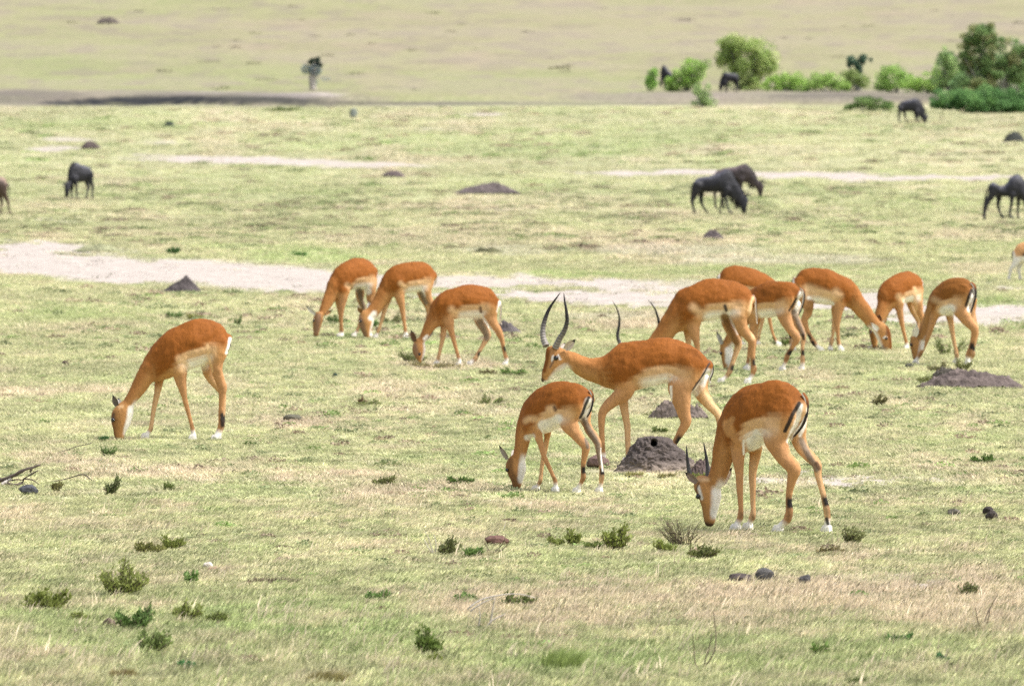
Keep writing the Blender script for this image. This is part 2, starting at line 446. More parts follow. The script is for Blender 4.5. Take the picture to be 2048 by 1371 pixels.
def build_grass():
    X, Y, S, H = [], [], [], []
    for (d0, d1, dens, s) in [(31.5, 40, 620, .85), (40, 50, 520, .85), (50, 64, 330, .95), (64, 90, 150, 1.25), (90, 130, 62, 1.8), (130, 190, 22, 2.8), (190, 300, 6.0, 4.4), (300, 455, 2.0, 6.0)]:
        x, d = rand_pts(d0, d1, dens); X.append(x); Y.append(d); S.append(np.full(len(x), s))
    X = np.concatenate(X); Y = np.concatenate(Y); S = np.concatenate(S)
    cv = cover(X, Y)
    keep = rng.random(len(X)) > np.clip(cv['sand'] * 1.25 + cv['dark'] + cv['soil'] * .6, 0, .985)
    keep &= rng.random(len(X)) > cv['dry'] * .25
    for (mx, my, mr) in MOUND_XY:
        keep &= ((X - mx) ** 2 + (Y - my) ** 2) > mr * mr
    X, Y, S = X[keep], Y[keep], S[keep]
    cv = {k: v[keep] for k, v in cv.items()}
    n = len(X)
    Z = zground(X, Y) - .003
    tall = 0.45 + 0.5 * cv['n2'] + .55 * smooth(45, 35, Y) + .25 * cv['dry']
    far = smooth(60, 200, Y)
    hs = S * tall * rng.uniform(.6, 1.25, n) * (1 - .55 * far)
    scl = np.stack([S * rng.uniform(.8, 1.3, n)] * 2 + [hs], -1)
    rot = np.stack([np.zeros(n), np.zeros(n), np.where(Y > 50, rng.uniform(0, 6.28, n), rng.normal(0, .6, n))], -1)
    pick = rng.integers(0, 6, n)
    straw = rng.random(n) < (.10 + .35 * cv['dry'])
    tint = cv['col'] * np.array([1.25, 1.265, 1.26]) * (1 + rng.uniform(-.45, .45, n) * (1 - .5 * smooth(50, 80, Y)))[:, None]
    tint = np.where(straw[:, None], tint * .35 + np.array([.66, .56, .40]) * .65, tint)
    dk = rng.random(n) < np.where(Y > 60, .11, .17)
    tint = np.where(dk[:, None], tint * np.array([.50, .56, .45]), tint)
    meshes = [blade_mesh("grass_tuft_%d" % i, 12, .012, .050, .0072, .06, .42, 2, mat_grass, i) for i in range(6)]
    return scatter("grass", meshes, np.stack([X, Y, Z], -1), scl, rot, tint, "short wind-combed green and straw grass covering the plain", pick)
def build_stalks():
    X, Y = rand_pts(31.5, 50, 16.0)
    cv = cover(X, Y)
    keep = rng.random(len(X)) < np.clip((.12 + .9 * cv['dry'] + .5 * smooth(44, 34, Y)) * (1 - cv['sand']), 0, 1)
    X, Y = X[keep], Y[keep]; n = len(X)
    Z = zground(X, Y)
    s = rng.uniform(.35, .8, n) * (1 + .25 * smooth(46, 36, Y))
    scl = np.stack([s, s, s], -1); rot = np.stack([np.zeros(n), np.zeros(n), rng.normal(0, .5, n)], -1)
    tint = np.array([.68, .58, .43]) * rng.uniform(.55, 1.15, n)[:, None]
    meshes = [blade_mesh("dry_stalk_%d" % i, 5, .05, .13, .006, .05, .5, 3, mat_grass, 20 + i) for i in range(4)]
    return scatter("dry_grass_stalks", meshes, np.stack([X, Y, Z], -1), scl, rot, tint, "bleached dry grass stalks leaning right among the green turf", rng.integers(0, 4, n))
def build_weeds():
    X, Y, S = [], [], []
    for (d0, d1, dens, s) in [(31.5, 60, 4.0, .34), (60, 110, 2.2, .5), (31.5, 50, 4.0, .65), (50, 80, 3.2, .85), (80, 140, 1.6, 1.3), (140, 260, .75, 2.6), (260, 455, .085, 5.0), (480, 950, .0012, 9.0)]:
        x, d = rand_pts(d0, d1, dens * 3.2); X.append(x); Y.append(d); S.append(np.full(len(x), s * .62))
    X = np.concatenate(X); Y = np.concatenate(Y); S = np.concatenate(S)
    cl = fbm(X * .55, Y * .12, 91, 3)
    cv = cover(X, Y)
    keep = (rng.random(len(X)) < smooth(.38, .66, cl) * .9 + .10) & (cv['sand'] < .25) & (cv['soil'] < .3)
    X, Y, S = X[keep], Y[keep], S[keep]; n = len(X)
    Z = zground(X, Y) - .002
    s = S * rng.uniform(.35, 1.45, n) ** 1.5
    flat = np.where(Y > 110, .42, .8) * rng.uniform(.5, 1.2, n)
    scl = np.stack([s * rng.uniform(.8, 1.9, n), s, s * flat], -1)
    kind = rng.random(n)
    tint = np.where((kind < .42)[:, None], np.array([.20, .235, .115]), np.array([.27, .205, .15]))
    tint = np.where((kind > .8)[:, None], np.array([.19, .27, .09]), tint) * rng.uniform(.75, 1.4, n)[:, None]
    tint = tint * (1 - .25 * smooth(110, 150, Y) + .35 * smooth(230, 380, Y))[:, None]
    tint = tint * (1 - smooth(470, 500, Y)[:, None]) + (cv['col'][keep] * .78) * smooth(470, 500, Y)[:, None]
    rot = np.stack([np.zeros(n), np.zeros(n), rng.uniform(0, 6.28, n)], -1)
    meshes = [leafclump_mesh("weed_clump_%d" % i, 60, .075, .055, .022, mat_weed, 40 + i) for i in range(5)]
    return scatter("weed_patches", meshes, np.stack([X, Y, Z], -1), scl, rot, tint, "low dark weeds and dry litter dotted through the grass", rng.integers(0, 5, n))
# ------------------------------------------------------------------ animals
RB = np.array([.225, .073, .0118]); TAN = np.array([.43, .215, .078]); WHT = np.array([.80, .76, .69]); BLK = np.array([.018, .015, .014])
LEGC = np.array([.43, .222, .098]); DKB = np.array([.13, .075, .045]); PALE = np.array([.60, .395, .215])
def lerp(a, b, t):
    t = np.asarray(t)[..., None]; return a * (1 - t) + b * t
def impala_cols(R=RB, T=TAN):
    def torso(t, q, side, u):
        qb = np.interp(t, [0, .12, .3, .6, .8, 1], [.66, .60, .565, .62, .76, .92])
        sw = np.interp(t, [0, .2, .32, .8, 1], [.20, .15, .030, .045, .12])
        s = smooth(-sw, sw, q - qb)
        top = lerp(R, R * .88, smooth(.25, 0, q))
        c = lerp(top, T, s)
        # haunch: lower thigh region goes tan gradually
        c = lerp(c, PALE, s * smooth(.08, .2, t) * (1 - smooth(.6, .85, t)) * .75)
        wb = smooth(.77, .83, q) * smooth(.16, .3, t) * (1 - smooth(.60, .74, t))
        return lerp(c, WHT, wb)
    def neck(t, q, side, u):
        c = lerp(R * .92 + T * .08, T * .92, smooth(.25, .75, q) * .9 + 0 * t)
        c = lerp(c, T * .9, t * .55)
        return lerp(c, WHT, smooth(.72, .9, q) * smooth(.8, .98, t))
    def head(t, q, side, u):
        c = lerp(T * .78, T, smooth(.2, .7, q))
        c = lerp(c, T * np.array([.42, .38, .38]), smooth(.24, .06, q) * smooth(.15, .4, t) * .9)      # dark blaze
        c = lerp(c, WHT, smooth(.74, .9, q) * (1 - smooth(.75, .9, t)))                                   # jaw and throat
        c = lerp(c, DKB * .6, smooth(.93, .985, t))                                                       # nose
        return c
    def leg(kind, t, q, side, u):
        c = lerp(T * .95, LEGC, smooth(.1, .4, t))
        c = lerp(c, PALE * 1.08, side * smooth(.15, .35, t) * .75)                                       # inner side
        if kind == 'h':
            c = lerp(c, BLK, smooth(.735, .755, t) * (1 - smooth(.825, .845, t)) * smooth(.28, .42, q))   # black tuft, rear
        c = lerp(c, c * .55, smooth(.83, .86, t) * (1 - smooth(.90, .92, t)) * smooth(.4, .6, q))
        c = lerp(c, WHT * .95, smooth(.915, .945, t))
        return c
    return dict(torso=torso, neck=neck, head=head, leg=leg, uppert=.33)
def beest_cols(B, dark=.5):
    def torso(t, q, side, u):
        c = lerp(B * 2.1, B * dark, smooth(.03, .3, q)); return lerp(c, B * .55, smooth(.65, .95, t))  # paler topline: back sheen painted into the coat colour
    def neck(t, q, side, u): return lerp(B * .5, B * .8, smooth(.3, .7, q))
    def head(t, q, side, u): return lerp(B * .9, B * .4, smooth(.3, .8, t))
    def leg(kind, t, q, side, u): return lerp(B * .6, B * .95, smooth(.4, .8, t))
    return dict(torso=torso, neck=neck, head=head, leg=leg, uppert=.25)
def gazelle_cols():
    T = np.array([.50, .27, .12])
    def torso(t, q, side, u):
        c = lerp(T, WHT, smooth(.66, .72, q)); return lerp(c, BLK * 2, smooth(.5, .54, q) * (1 - smooth(.68, .72, q)) * smooth(.2, .3, t) * (1 - smooth(.8, .9, t)))
    def neck(t, q, side, u): return lerp(T, WHT, smooth(.7, .9, q))
    def head(t, q, side, u): return lerp(T, WHT, smooth(.5, .8, q))
    def leg(kind, t, q, side, u): return lerp(T * 1.1, WHT * .85, smooth(.12, .3, t))
    return dict(torso=torso, neck=neck, head=head, leg=leg, uppert=.12)

def catmull(P, n):
    """resample control rows P (k, m) to n rows with a centripetal-free Catmull-Rom"""
    P = np.asarray(P, float); k = len(P)
    d = np.linalg.norm(np.diff(P[:, :3], axis=0), axis=1) + 1e-6
    s = np.concatenate([[0], np.cumsum(d)]); s /= s[-1]
    tt = np.linspace(0, 1, n); out = np.empty((n, P.shape[1]))
    ext = np.vstack([2 * P[0] - P[1], P, 2 * P[-1] - P[-2]])
    for i, t in enumerate(tt):
        j = min(int(np.searchsorted(s, t, side='right')) - 1, k - 2); j = max(j, 0)
        a = (t - s[j]) / (s[j + 1] - s[j])
        p0, p1, p2, p3 = ext[j], ext[j + 1], ext[j + 2], ext[j + 3]
        m1 = (p2 - p0) * .5; m2 = (p3 - p1) * .5
        # limit tangents so uneven spacing does not overshoot
        m1 = np.clip(m1, -3 * abs(p2 - p1) - 1e-4, 3 * abs(p2 - p1) + 1e-4) if False else m1
        h00 = 2 * a ** 3 - 3 * a * a + 1; h10 = a ** 3 - 2 * a * a + a; h01 = -2 * a ** 3 + 3 * a * a; h11 = a ** 3 - a * a
        out[i] = h00 * p1 + h10 * m1 + h01 * p2 + h11 * m2
    return out, tt
class Tubes:
    def __init__(s): s.V = []; s.F = []; s.C = []; s.n = 0
    def add(s, P, N, L, RN, RL, cols, tt, nring=24, sidesign=0, cap=True, egg=0.0):
        """P,N,L (n,3); RN,RL (n,). cols(t,q,side,u)"""
        th = np.linspace(0, 2 * math.pi, nring, endpoint=False)
        c, sn = np.cos(th), np.sin(th)
        eg = 1 - egg * c
        R = P[:, None, :] + (RN[:, None] * c[None])[..., None] * N[:, None, :] + (RL[:, None] * sn[None] * eg[None])[..., None] * L[:, None, :]
        q = (1 - c) / 2
        T_, Q_ = np.meshgrid(tt, q, indexing='ij')
        sd = np.clip(sidesign * np.broadcast_to(sn, T_.shape), 0, 1)
        col = cols(T_.ravel(), Q_.ravel(), sd.ravel(), None)
        n = len(P); idx = s.n + np.arange(n * nring).reshape(n, nring)
        s.V.append(R.reshape(-1, 3)); s.C.append(np.broadcast_to(col, (n * nring, 3)))
        a = idx[:-1]; b = idx[1:]
        q4 = np.stack([a, np.roll(a, -1, 1), np.roll(b, -1, 1), b], -1).reshape(-1, 4)
        s.F += [tuple(f) for f in q4]
        s.F.append(tuple(idx[0][::-1])); s.F.append(tuple(idx[-1]))
        s.n += n * nring
def round_ends(P, RN, RL, *rest):
    return P, RN, RL

def norm(v): return v / (np.linalg.norm(v, axis=-1, keepdims=True) + 1e-9)

mat_coat = mat_vcol("animal_coat", "coat", rough=.72, nscale=60, lo=.86, hi=1.14, bstr=.8, bdist=.006, stretch=(1, 1, .55), sheen=.0)
mat_coat.node_tree.nodes['Principled BSDF'].inputs['Specular IOR Level'].default_value = .12
mat_beest = mat_vcol("wildebeest_coat", "coat", rough=.6, nscale=14, lo=.7, hi=1.3, bstr=.5, bdist=.02, sheen=0)
mat_hoof = mat_plain("hoof_horn", (.74, .70, .64), .5, 80, .8, 1.2, .2, .002)
mat_eye = mat_plain("eye_dark", (.008, .007, .007), .12, 10, 1, 1, 0, .001, spec=.6)
mat_horn = mat_vcol("ridged_horn", "coat", rough=.45, nscale=60, lo=.8, hi=1.2, bstr=.3, bdist=.003)
mat_ear = mat_vcol("ear_skin", "coat", rough=.75, nscale=70, lo=.85, hi=1.15, bstr=.2, bdist=.002)
mat_tail = mat_vcol("tail_hair", "coat", rough=.75, nscale=60, lo=.8, hi=1.2, bstr=.4, bdist=.003, stretch=(1, 1, .3))

class Animal:
    def __init__(self, zoom, gr, face, yaw, refx):
        self.z0 = zoom[:2]; self.s = zoom[2]; self.face = face
        psi = math.radians(yaw)
        self.h = np.array([face * math.cos(psi), -math.sin(psi)])
        p = np.array([self.h[1], -self.h[0]])
        if p[1] > 0: p = -p
        self.n = p                              # towards the camera
        px, row = self.px(refx, 0)[0], zoom[1] + gr / zoom[2]
        self.x0, self.d0 = at(px, row)
        self.g0 = float(zground(self.x0, self.d0))
        self.ysign = 1 if (np.array([-self.h[1], self.h[0]]) @ p) > 0 else -1
        self.S = F / self.d0
        # correct rows for the small relief under the animal
        self.droww = (self.g0 - float(zbase(self.x0, self.d0)))
    def px(self, zx, zy): return self.z0[0] + zx / self.s, self.z0[1] + zy / self.s
    def loc(self, zx, zy, v):
        """zoomed picture point at lateral offset v (m, + = near side) -> local (u, y, w)"""
        px, row = self.px(zx, zy)
        c = (px - CX) / F
        u = (c * (self.d0 + v * self.n[1]) - self.x0 - v * self.n[0]) / (self.h[0] - c * self.h[1])
        Y = self.d0 + u * self.h[1] + v * self.n[1]
        Z = CAMH - (row - HROW) / F * Y
        return np.array([u, v * self.ysign, Z - self.g0 + self.droww])
    def world(self, p):
        l = np.array([-self.h[1], self.h[0]])
        return np.array([self.x0 + p[0] * self.h[0] + p[1] * l[0], self.d0 + p[0] * self.h[1] + p[1] * l[1], self.g0 + p[2]])
    def gz(self, p):
        w = self.world(p); return float(zground(w[0], w[1])) - self.g0
    def m(self, z): return z / self.s / self.S        # zoomed pixels -> metres

def pair_tube(A, T, st, cols, n, nring, egg=0.0, v=0.0, latrot=0.0):
    rows = []
    for k in st:
        tx, ty, bx, by, hw = k[:5]
        vv = k[5] if len(k) > 5 else v
        a = A.loc(tx, ty, vv); b = A.loc(bx, by, vv)
        c = (a + b) / 2; N = (a - b) / 2
        rows.append([*c, *N, hw])
    R, tt = catmull(rows, n)
    P = R[:, :3]; Nv = R[:, 3:6]; RN = np.linalg.norm(Nv, axis=1); N = norm(Nv)
    la = np.array([math.sin(latrot), math.cos(latrot), 0.0])
    L = np.tile(la, (n, 1)); L = norm(L - (L * N).sum(1, keepdims=True) * N)
    RL = R[:, 6]
    # rounded ends
    e = 3
    for i, k in enumerate([.55, .82, .95]):
        pass
    d0 = norm(P[0] - P[1]); d1 = norm(P[-1] - P[-2])
    r0 = min(RN[0], RL[0]); r1 = min(RN[-1], RL[-1])
    Pp = np.vstack([P[0] + d0 * r0 * .75, P[0] + d0 * r0 * .45, P, P[-1] + d1 * r1 * .45, P[-1] + d1 * r1 * .75])
    ext = lambda X, a, b: np.concatenate([[X[0] * a, X[0] * b], X, [X[-1] * b, X[-1] * a]])
    RNx = ext(RN, .35, .78); RLx = ext(RL, .35, .78)
    Nx = np.vstack([N[0], N[0], N, N[-1], N[-1]]); Lx = np.vstack([L[0], L[0], L, L[-1], L[-1]])
    tx_ = np.concatenate([[0, 0], tt, [1, 1]])
    T.add(Pp, Nx, Lx, RNx, RLx, cols, tx_, nring, egg=egg)
    return P, N, L, RN, tt

def leg_tube(A, T, st, kind, near, vtop, vbot, cols, sz, torso_ref, n=44, nring=14, rlmax=.055, wide=1.06):
    sgn = 1 if near else -1
    k = len(st); rows = []
    for i, (x, y, w) in enumerate(st):
        f = i / (k - 1)
        v = sgn * (vtop + (vbot - vtop) * min(1, f * 1.6))
        p = A.loc(x, y, v)
        r = A.m(w) / 2 * wide
        rl = min(r * .92, rlmax * sz) if f < .35 else r * .9
        rows.append([*p, r, rl])
    d_ = rows[0][:3] - np.array(rows[1][:3]) if False else np.array(rows[0][:3]) - np.array(rows[1][:3]); d_ = d_ / (np.linalg.norm(d_) + 1e-9)
    r0_ = rows[0][3]; inn = np.array([0, -sgn * A.ysign * .012, 0])
    rows = [[*(np.array(rows[0][:3]) + d_ * r0_ * .75 + inn), r0_ * .5, rows[0][4] * .35]] + rows
    rows[1][4] *= .85; k += 1
    rows = np.array(rows)
    # plant the hoof
    hoof_h = .042 * sz
    dz = (A.gz(rows[-1, :3]) + hoof_h * .55) - rows[-1, 2]
    wgt = (np.arange(k) / (k - 1)) ** 2
    rows[:, 2] += dz * wgt
    R, tt = catmull(rows, n)
    P = R[:, :3]
    Tn = norm(np.gradient(P, axis=0))
    L = np.tile([0, 1.0, 0], (n, 1)); L = norm(L - (L * Tn).sum(1, keepdims=True) * Tn)
    N = np.cross(L, Tn); N = norm(N)
    # N should point forward (+u) so that q>.5 is the rear of the leg
    N = np.where((N[:, :1] < 0) & (abs(N[:, :1]) > .0), -N, N)
    base = cols['leg']
    ref = torso_ref
    def c(t, q, side, u):
        col = base(kind, t, q, side, u)
        return col
    inner = -1 if (near and A.ysign > 0) or (not near and A.ysign < 0) else 1
    T.add(P, N, L, np.maximum(R[:, 3], .006), np.maximum(R[:, 4], .006), c, tt, nring, sidesign=inner)
    return rows, P, R, tt

def cloven_hoof(p, sz, fwd=1.0):
    """two-lobed tapered hoof, local frame u forward; p = centre of the coronet"""
    V = []; Fc = []
    for s in (-1, 1):
        k = len(V)
        pts = []
        prof = [(.50, 1.0), (.2, 1.22), (-.55, 1.35)]
        for (hz, sc) in prof:
            for (a, b) in [(-.9, .08), (-.9, .95), (.1, 1.05), (1.0 + .45 * (1 - hz), .55), (1.0 + .45 * (1 - hz), .15), (.1, .08)]:
                pts.append((p[0] + a * .019 * sz * sc, p[1] + s * b * .018 * sz * sc, p[2] + hz * .042 * sz))
        V += pts
        for r in range(2):
            for j in range(6):
                a0 = k + r * 6 + j; a1 = k + r * 6 + (j + 1) % 6
                Fc.append((a0, a1, a1 + 6, a0 + 6))
        Fc.append(tuple(k + j for j in range(6))); Fc.append(tuple(k + 12 + j for j in range(6))[::-1])
    return V, Fc

def build_animal(name, cat, label, group, A, spec, cols, sz=1.0, vox=.009, coat=None, horns=None, ears=None, eyes=None, marks=None, tail=None, extras=True, dark_horn=True):
    coat = coat or mat_coat
    T = Tubes()
    tors = pair_tube(A, T, spec['torso'], cols['torso'], 46, 34, egg=.10)
    P, N, L, RN, tt = tors
    pair_tube(A, T, spec['neck'], cols['neck'], 26, 22)
    if 'head' in spec:
        pair_tube(A, T, spec['head'], cols['head'], 26, 22, latrot=math.radians(spec.get('headrot', 0)))
    if 'headf' in spec:      # seen from the front: widths are lateral, depths given in metres
        rows = []
        la = -math.radians(0)
        # lateral axis = world X expressed locally
        lx = np.array([A.h[0], -A.h[1], 0.0]); fw = np.array([-A.h[1], -A.h[0], 0.0]) * 1.0   # fw: away from the camera is +Y
        awy = np.array([A.h[1], A.h[0] * 1.0, 0.0])
        wy = np.array([A.h[1], A.h[0], 0.0])    # world +Y in local coordinates (u, left)
        for (x, y, w, dep) in spec['headf']:
            p = A.loc(x, y, spec.get('headv', 0.0)); rows.append([*p, dep, A.m(w) / 2])
        R, t2 = catmull(rows, 24)
        n = len(R); Pt = R[:, :3]; Tn = norm(np.gradient(Pt, axis=0))
        wxl = np.array([A.h[0], -A.h[1], 0.0])            # world +X in local coordinates
        Lh = np.tile(wxl, (n, 1)); Lh = norm(Lh - (Lh * Tn).sum(1, keepdims=True) * Tn)
        Nh = norm(np.cross(Lh, Tn))
        wyl = np.array([A.h[1], A.h[0], 0.0])
        Nh = np.where(((Nh * wyl).sum(1) > 0)[:, None], -Nh, Nh)   # forehead towards the camera
        T.add(Pt - 0 * Nh, Nh, Lh, R[:, 3], R[:, 4], cols['head'], t2, 20)
    hooves = []; uppers = []
    for (kind, near, st) in spec['legs']:
        vt = (.075 if kind == 'f' else .085) * sz * spec.get('wide', 1.0); vb = .062 * sz * spec.get('wide', 1.0)
        rows, PL, RL_, tl = leg_tube(A, T, st, kind, near, vt, vb, cols, sz, tors, rlmax=spec.get('rlmax', .055))
        hooves.append(rows[-1, :3]); uppers.append((len(T.V) - 1, tl))
    V = np.vstack(T.V); C = np.vstack(T.C).copy()
    # colour the shoulder and haunch like the trunk they lie on
    cen = P; ax = N
    off = 0
    torso_fn = cols['torso']
    def torso_color(pts):
        d = ((pts[:, None, [0, 2]] - cen[None][:, :, [0, 2]]) ** 2).sum(-1)
        # use the station whose cross-line passes nearest
        tang = norm(np.gradient(cen, axis=0))
        along = ((pts[:, None, :] - cen[None]) * tang[None]).sum(-1)
        j = np.argmin(np.abs(along) + .15 * np.sqrt(d), 1)
        rel = pts - cen[j]
        s_ = (rel * ax[j]).sum(1) / RN[j]
        q = np.clip((1 - s_) / 2, 0, 1)
        return torso_fn(tt[j], q, np.zeros(len(pts)), None), s_
    for (ti, tl) in uppers:
        Vt = T.V[ti]; st0 = sum(len(v) for v in T.V[:ti]); nr = len(Vt) // len(tl)
        tv = np.repeat(tl, nr)
        tc, s_ = torso_color(Vt)
        up = cols['uppert']
        w = (1 - smooth(up * .55, up, tv)) * (1 - smooth(.9, 1.35, -s_))
        C[st0:st0 + len(Vt)] = lerp(C[st0:st0 + len(Vt)], tc, w)
    # union of the tubes into one continuous skin
    me = bpy.data.meshes.new("body_tmp"); me.from_pydata([tuple(v) for v in V], [], T.F); me.update()
    tmp = bpy.data.objects.new("body_tmp", me); COL.objects.link(tmp)
    md = tmp.modifiers.new("r", 'REMESH'); md.mode = 'VOXEL'; md.voxel_size = vox; md.adaptivity = 0
    ms = tmp.modifiers.new("s", 'SMOOTH'); ms.factor = .5; ms.iterations = 6
    dg = bpy.context.evaluated_depsgraph_get(); dg.update()
    ev = tmp.evaluated_get(dg); m2 = bpy.data.meshes.new_from_object(ev)
    bpy.data.objects.remove(tmp); bpy.data.meshes.remove(me)
    m2.name = "body"
    nv = len(m2.vertices); co = np.empty(nv * 3); m2.vertices.foreach_get("co", co); co = co.reshape(-1, 3)
    # nearest tube skin gives each vertex its coat colour
    kd = kdtree.KDTree(len(V))
    for i, v in enumerate(V): kd.insert(v, i)
    kd.balance()
    vc = np.empty((nv, 3))
    for i in range(nv):
        f = kd.find_n(co[i], 4)
        w = np.array([1 / (x[2] + .002) for x in f]); ids = [x[1] for x in f]
        vc[i] = (C[ids] * w[:, None]).sum(0) / w.sum()
    # coat markings, plus leg shade and rim light painted in the same way
    if marks:
        l = np.array([-A.h[1], A.h[0]])
        W = np.stack([A.x0 + co[:, 0] * A.h[0] + co[:, 1] * l[0], A.d0 + co[:, 0] * A.h[1] + co[:, 1] * l[1], A.g0 + co[:, 2]], -1)
        px, row = to_px(W[:, 0], W[:, 1], W[:, 2] - A.droww)
        zx = (px - A.z0[0]) * A.s; zy = (row - A.z0[1]) * A.s
        v = co[:, 1] * A.ysign
        for mk in marks:
            poly, wd, colr = mk[:3]; isp = abs(np.asarray(colr)[1] / np.asarray(colr)[0] - PALE[1] / PALE[0]) < 1e-3; vmin = mk[3] if len(mk) > 3 else -9.0; soft = mk[4] if len(mk) > 4 else (.95 if isp else .5)
            dmin = np.full(nv, 1e9)
            for (a, b) in zip(poly[:-1], poly[1:]):
                a = np.array(a, float); b = np.array(b, float); ab = b - a
                t = np.clip(((zx - a[0]) * ab[0] + (zy - a[1]) * ab[1]) / (ab @ ab + 1e-9), 0, 1)
                dmin = np.minimum(dmin, np.hypot(zx - a[0] - t * ab[0], zy - a[1] - t * ab[1]))
            m_ = (1 - smooth(wd / 2 * (1 - soft), wd / 2 * (1 + soft), dmin)) * (v > vmin)
            vc = lerp(vc, np.array(colr), m_ * (.75 if isp else .95))
    # slight muscle relief and a coat that is never one even colour
    nr = np.empty(nv * 3); m2.vertices.foreach_get("normal", nr); nr = nr.reshape(-1, 3)
    hmax = co[:, 2].max(); up_ = smooth(.42 * hmax, .58 * hmax, co[:, 2]); ox = float(A.x0) * 3.1
    na = np.array([mnoise.fractal((v[0] * 7 + ox, v[1] * 7, v[2] * 7), .8, 2.0, 3) for v in co])
    nb = np.array([mnoise.fractal((v[0] * 34 + v[2] * 12 + ox, v[1] * 30, v[2] * 9), .7, 2.1, 3) for v in co])
    co2 = co + nr * ((na * .009 + nb * .0018) * sz * up_)[:, None]
    m2.vertices.foreach_set("co", co2.ravel()); m2.update()
    red = np.clip((vc[:, 0] / np.maximum(vc[:, 1], .01) - 1.6), 0, 1)
    vc = np.clip(vc * (1 + (.07 * na + .08 * nb) * (.3 + .7 * red))[:, None], .008, .9)
    root = empty(name, (A.x0, A.d0, A.g0), math.atan2(A.h[1], A.h[0]))
    tag(root, label, cat, group)
    a = m2.color_attributes.new("coat", 'FLOAT_COLOR', 'POINT'); cc = np.ones((nv, 4)); cc[:, :3] = vc; a.data.foreach_set("color", cc.ravel())
    m2.polygons.foreach_set("use_smooth", np.ones(len(m2.polygons), dtype=bool))
    m2.materials.clear(); m2.materials.append(coat)
    body = bpy.data.objects.new("body", m2); COL.objects.link(body); body.parent = root
    for p in hooves:
        Vh, Fh = cloven_hoof(p, sz); mesh_obj("hoof", Vh, Fh, spec.get('hoofmat', mat_hoof), root, smooth_shade=False)
    for e in eyes or []:
        x, y, v, r = e
        p = A.loc(x, y, v); eye_mesh("eye", p, r, root)
    for e in ears or []:
        build_ear(A, root, *e)
    for h in horns or []:
        build_horn(A, root, h)
    if tail:
        build_tail(A, root, tail)
    return root
def eye_mesh(name, p, r, root):
    bm = bmesh.new(); bmesh.ops.create_icosphere(bm, subdivisions=2, radius=r)
    me = bpy.data.meshes.new(name); bm.to_mesh(me); bm.free(); me.materials.append(mat_eye)
    me.polygons.foreach_set("use_smooth", np.ones(len(me.polygons), dtype=bool))
    o = bpy.data.objects.new(name, me); COL.objects.link(o); o.parent = root; o.location = Vector(p)
def build_ear(A, root, bx, by, tx, ty, w, vb, vt, inner=WHT * .8, outer=TAN * .7, tip=BLK, shape=1.0):
    """cupped leaf-shaped ear from base to tip"""
    b = A.loc(bx, by, vb); t = A.loc(tx, ty, vt)
    ax = t - b; Ln = np.linalg.norm(ax); ax = ax / Ln
    # open face looks to the camera
    l = np.array([-A.h[1], A.h[0]])
    cam_dir = np.array([-A.h[1], -A.h[0] * 1.0, 0.0]); cam_dir = np.array([A.h[1], A.h[0], 0]) * -1.0   # world -Y locally
    nrm = cam_dir - (cam_dir @ ax) * ax; nrm = nrm / (np.linalg.norm(nrm) + 1e-6)
    sd = np.cross(ax, nrm)
    W = A.m(w) / 2
    n, k = 12, 9; V = []; C = []; Fc = []
    for layer in (0, 1):
        for i in range(n):
            f = i / (n - 1)
            ww = W * (math.sin(math.pi * min(1, f * .86 + .14)) ** .8) * (1 - f ** 6) + W * .04
            for j in range(k):
                g = -1 + 2 * j / (k - 1)
                dep = (g * g) * ww * .75
                p = b + ax * (Ln * f) + sd * ww * g + nrm * (dep - layer * (.004 + .1 * W))
                V.append(p)
                c = np.array(inner if layer == 0 else outer)
                c = lerp(c, np.array(outer) * .5, np.array(smooth(.15, 0, abs(abs(g) - .4)) * .8)) if layer == 0 else c
                c = lerp(c, np.array(tip), np.array(smooth(.72, .8, f)))
                C.append(c)
    idx = lambda L_, i, j: L_ * n * k + i * k + j
    for i in range(n - 1):
        for j in range(k - 1):
            Fc.append((idx(0, i, j), idx(0, i, j + 1), idx(0, i + 1, j + 1), idx(0, i + 1, j)))
            Fc.append((idx(1, i, j), idx(1, i + 1, j), idx(1, i + 1, j + 1), idx(1, i, j + 1)))
    for i in range(n - 1):
        for j in (0, k - 1):
            f_ = (idx(0, i, j), idx(0, i + 1, j), idx(1, i + 1, j), idx(1, i, j)); Fc.append(f_ if j == 0 else f_[::-1])
    for j in range(k - 1):
        Fc.append((idx(0, n - 1, j), idx(0, n - 1, j + 1), idx(1, n - 1, j + 1), idx(1, n - 1, j)))
    return mesh_obj("ear", V, Fc, mat_ear, root, colors=np.array([np.asarray(c).reshape(3) for c in C]))
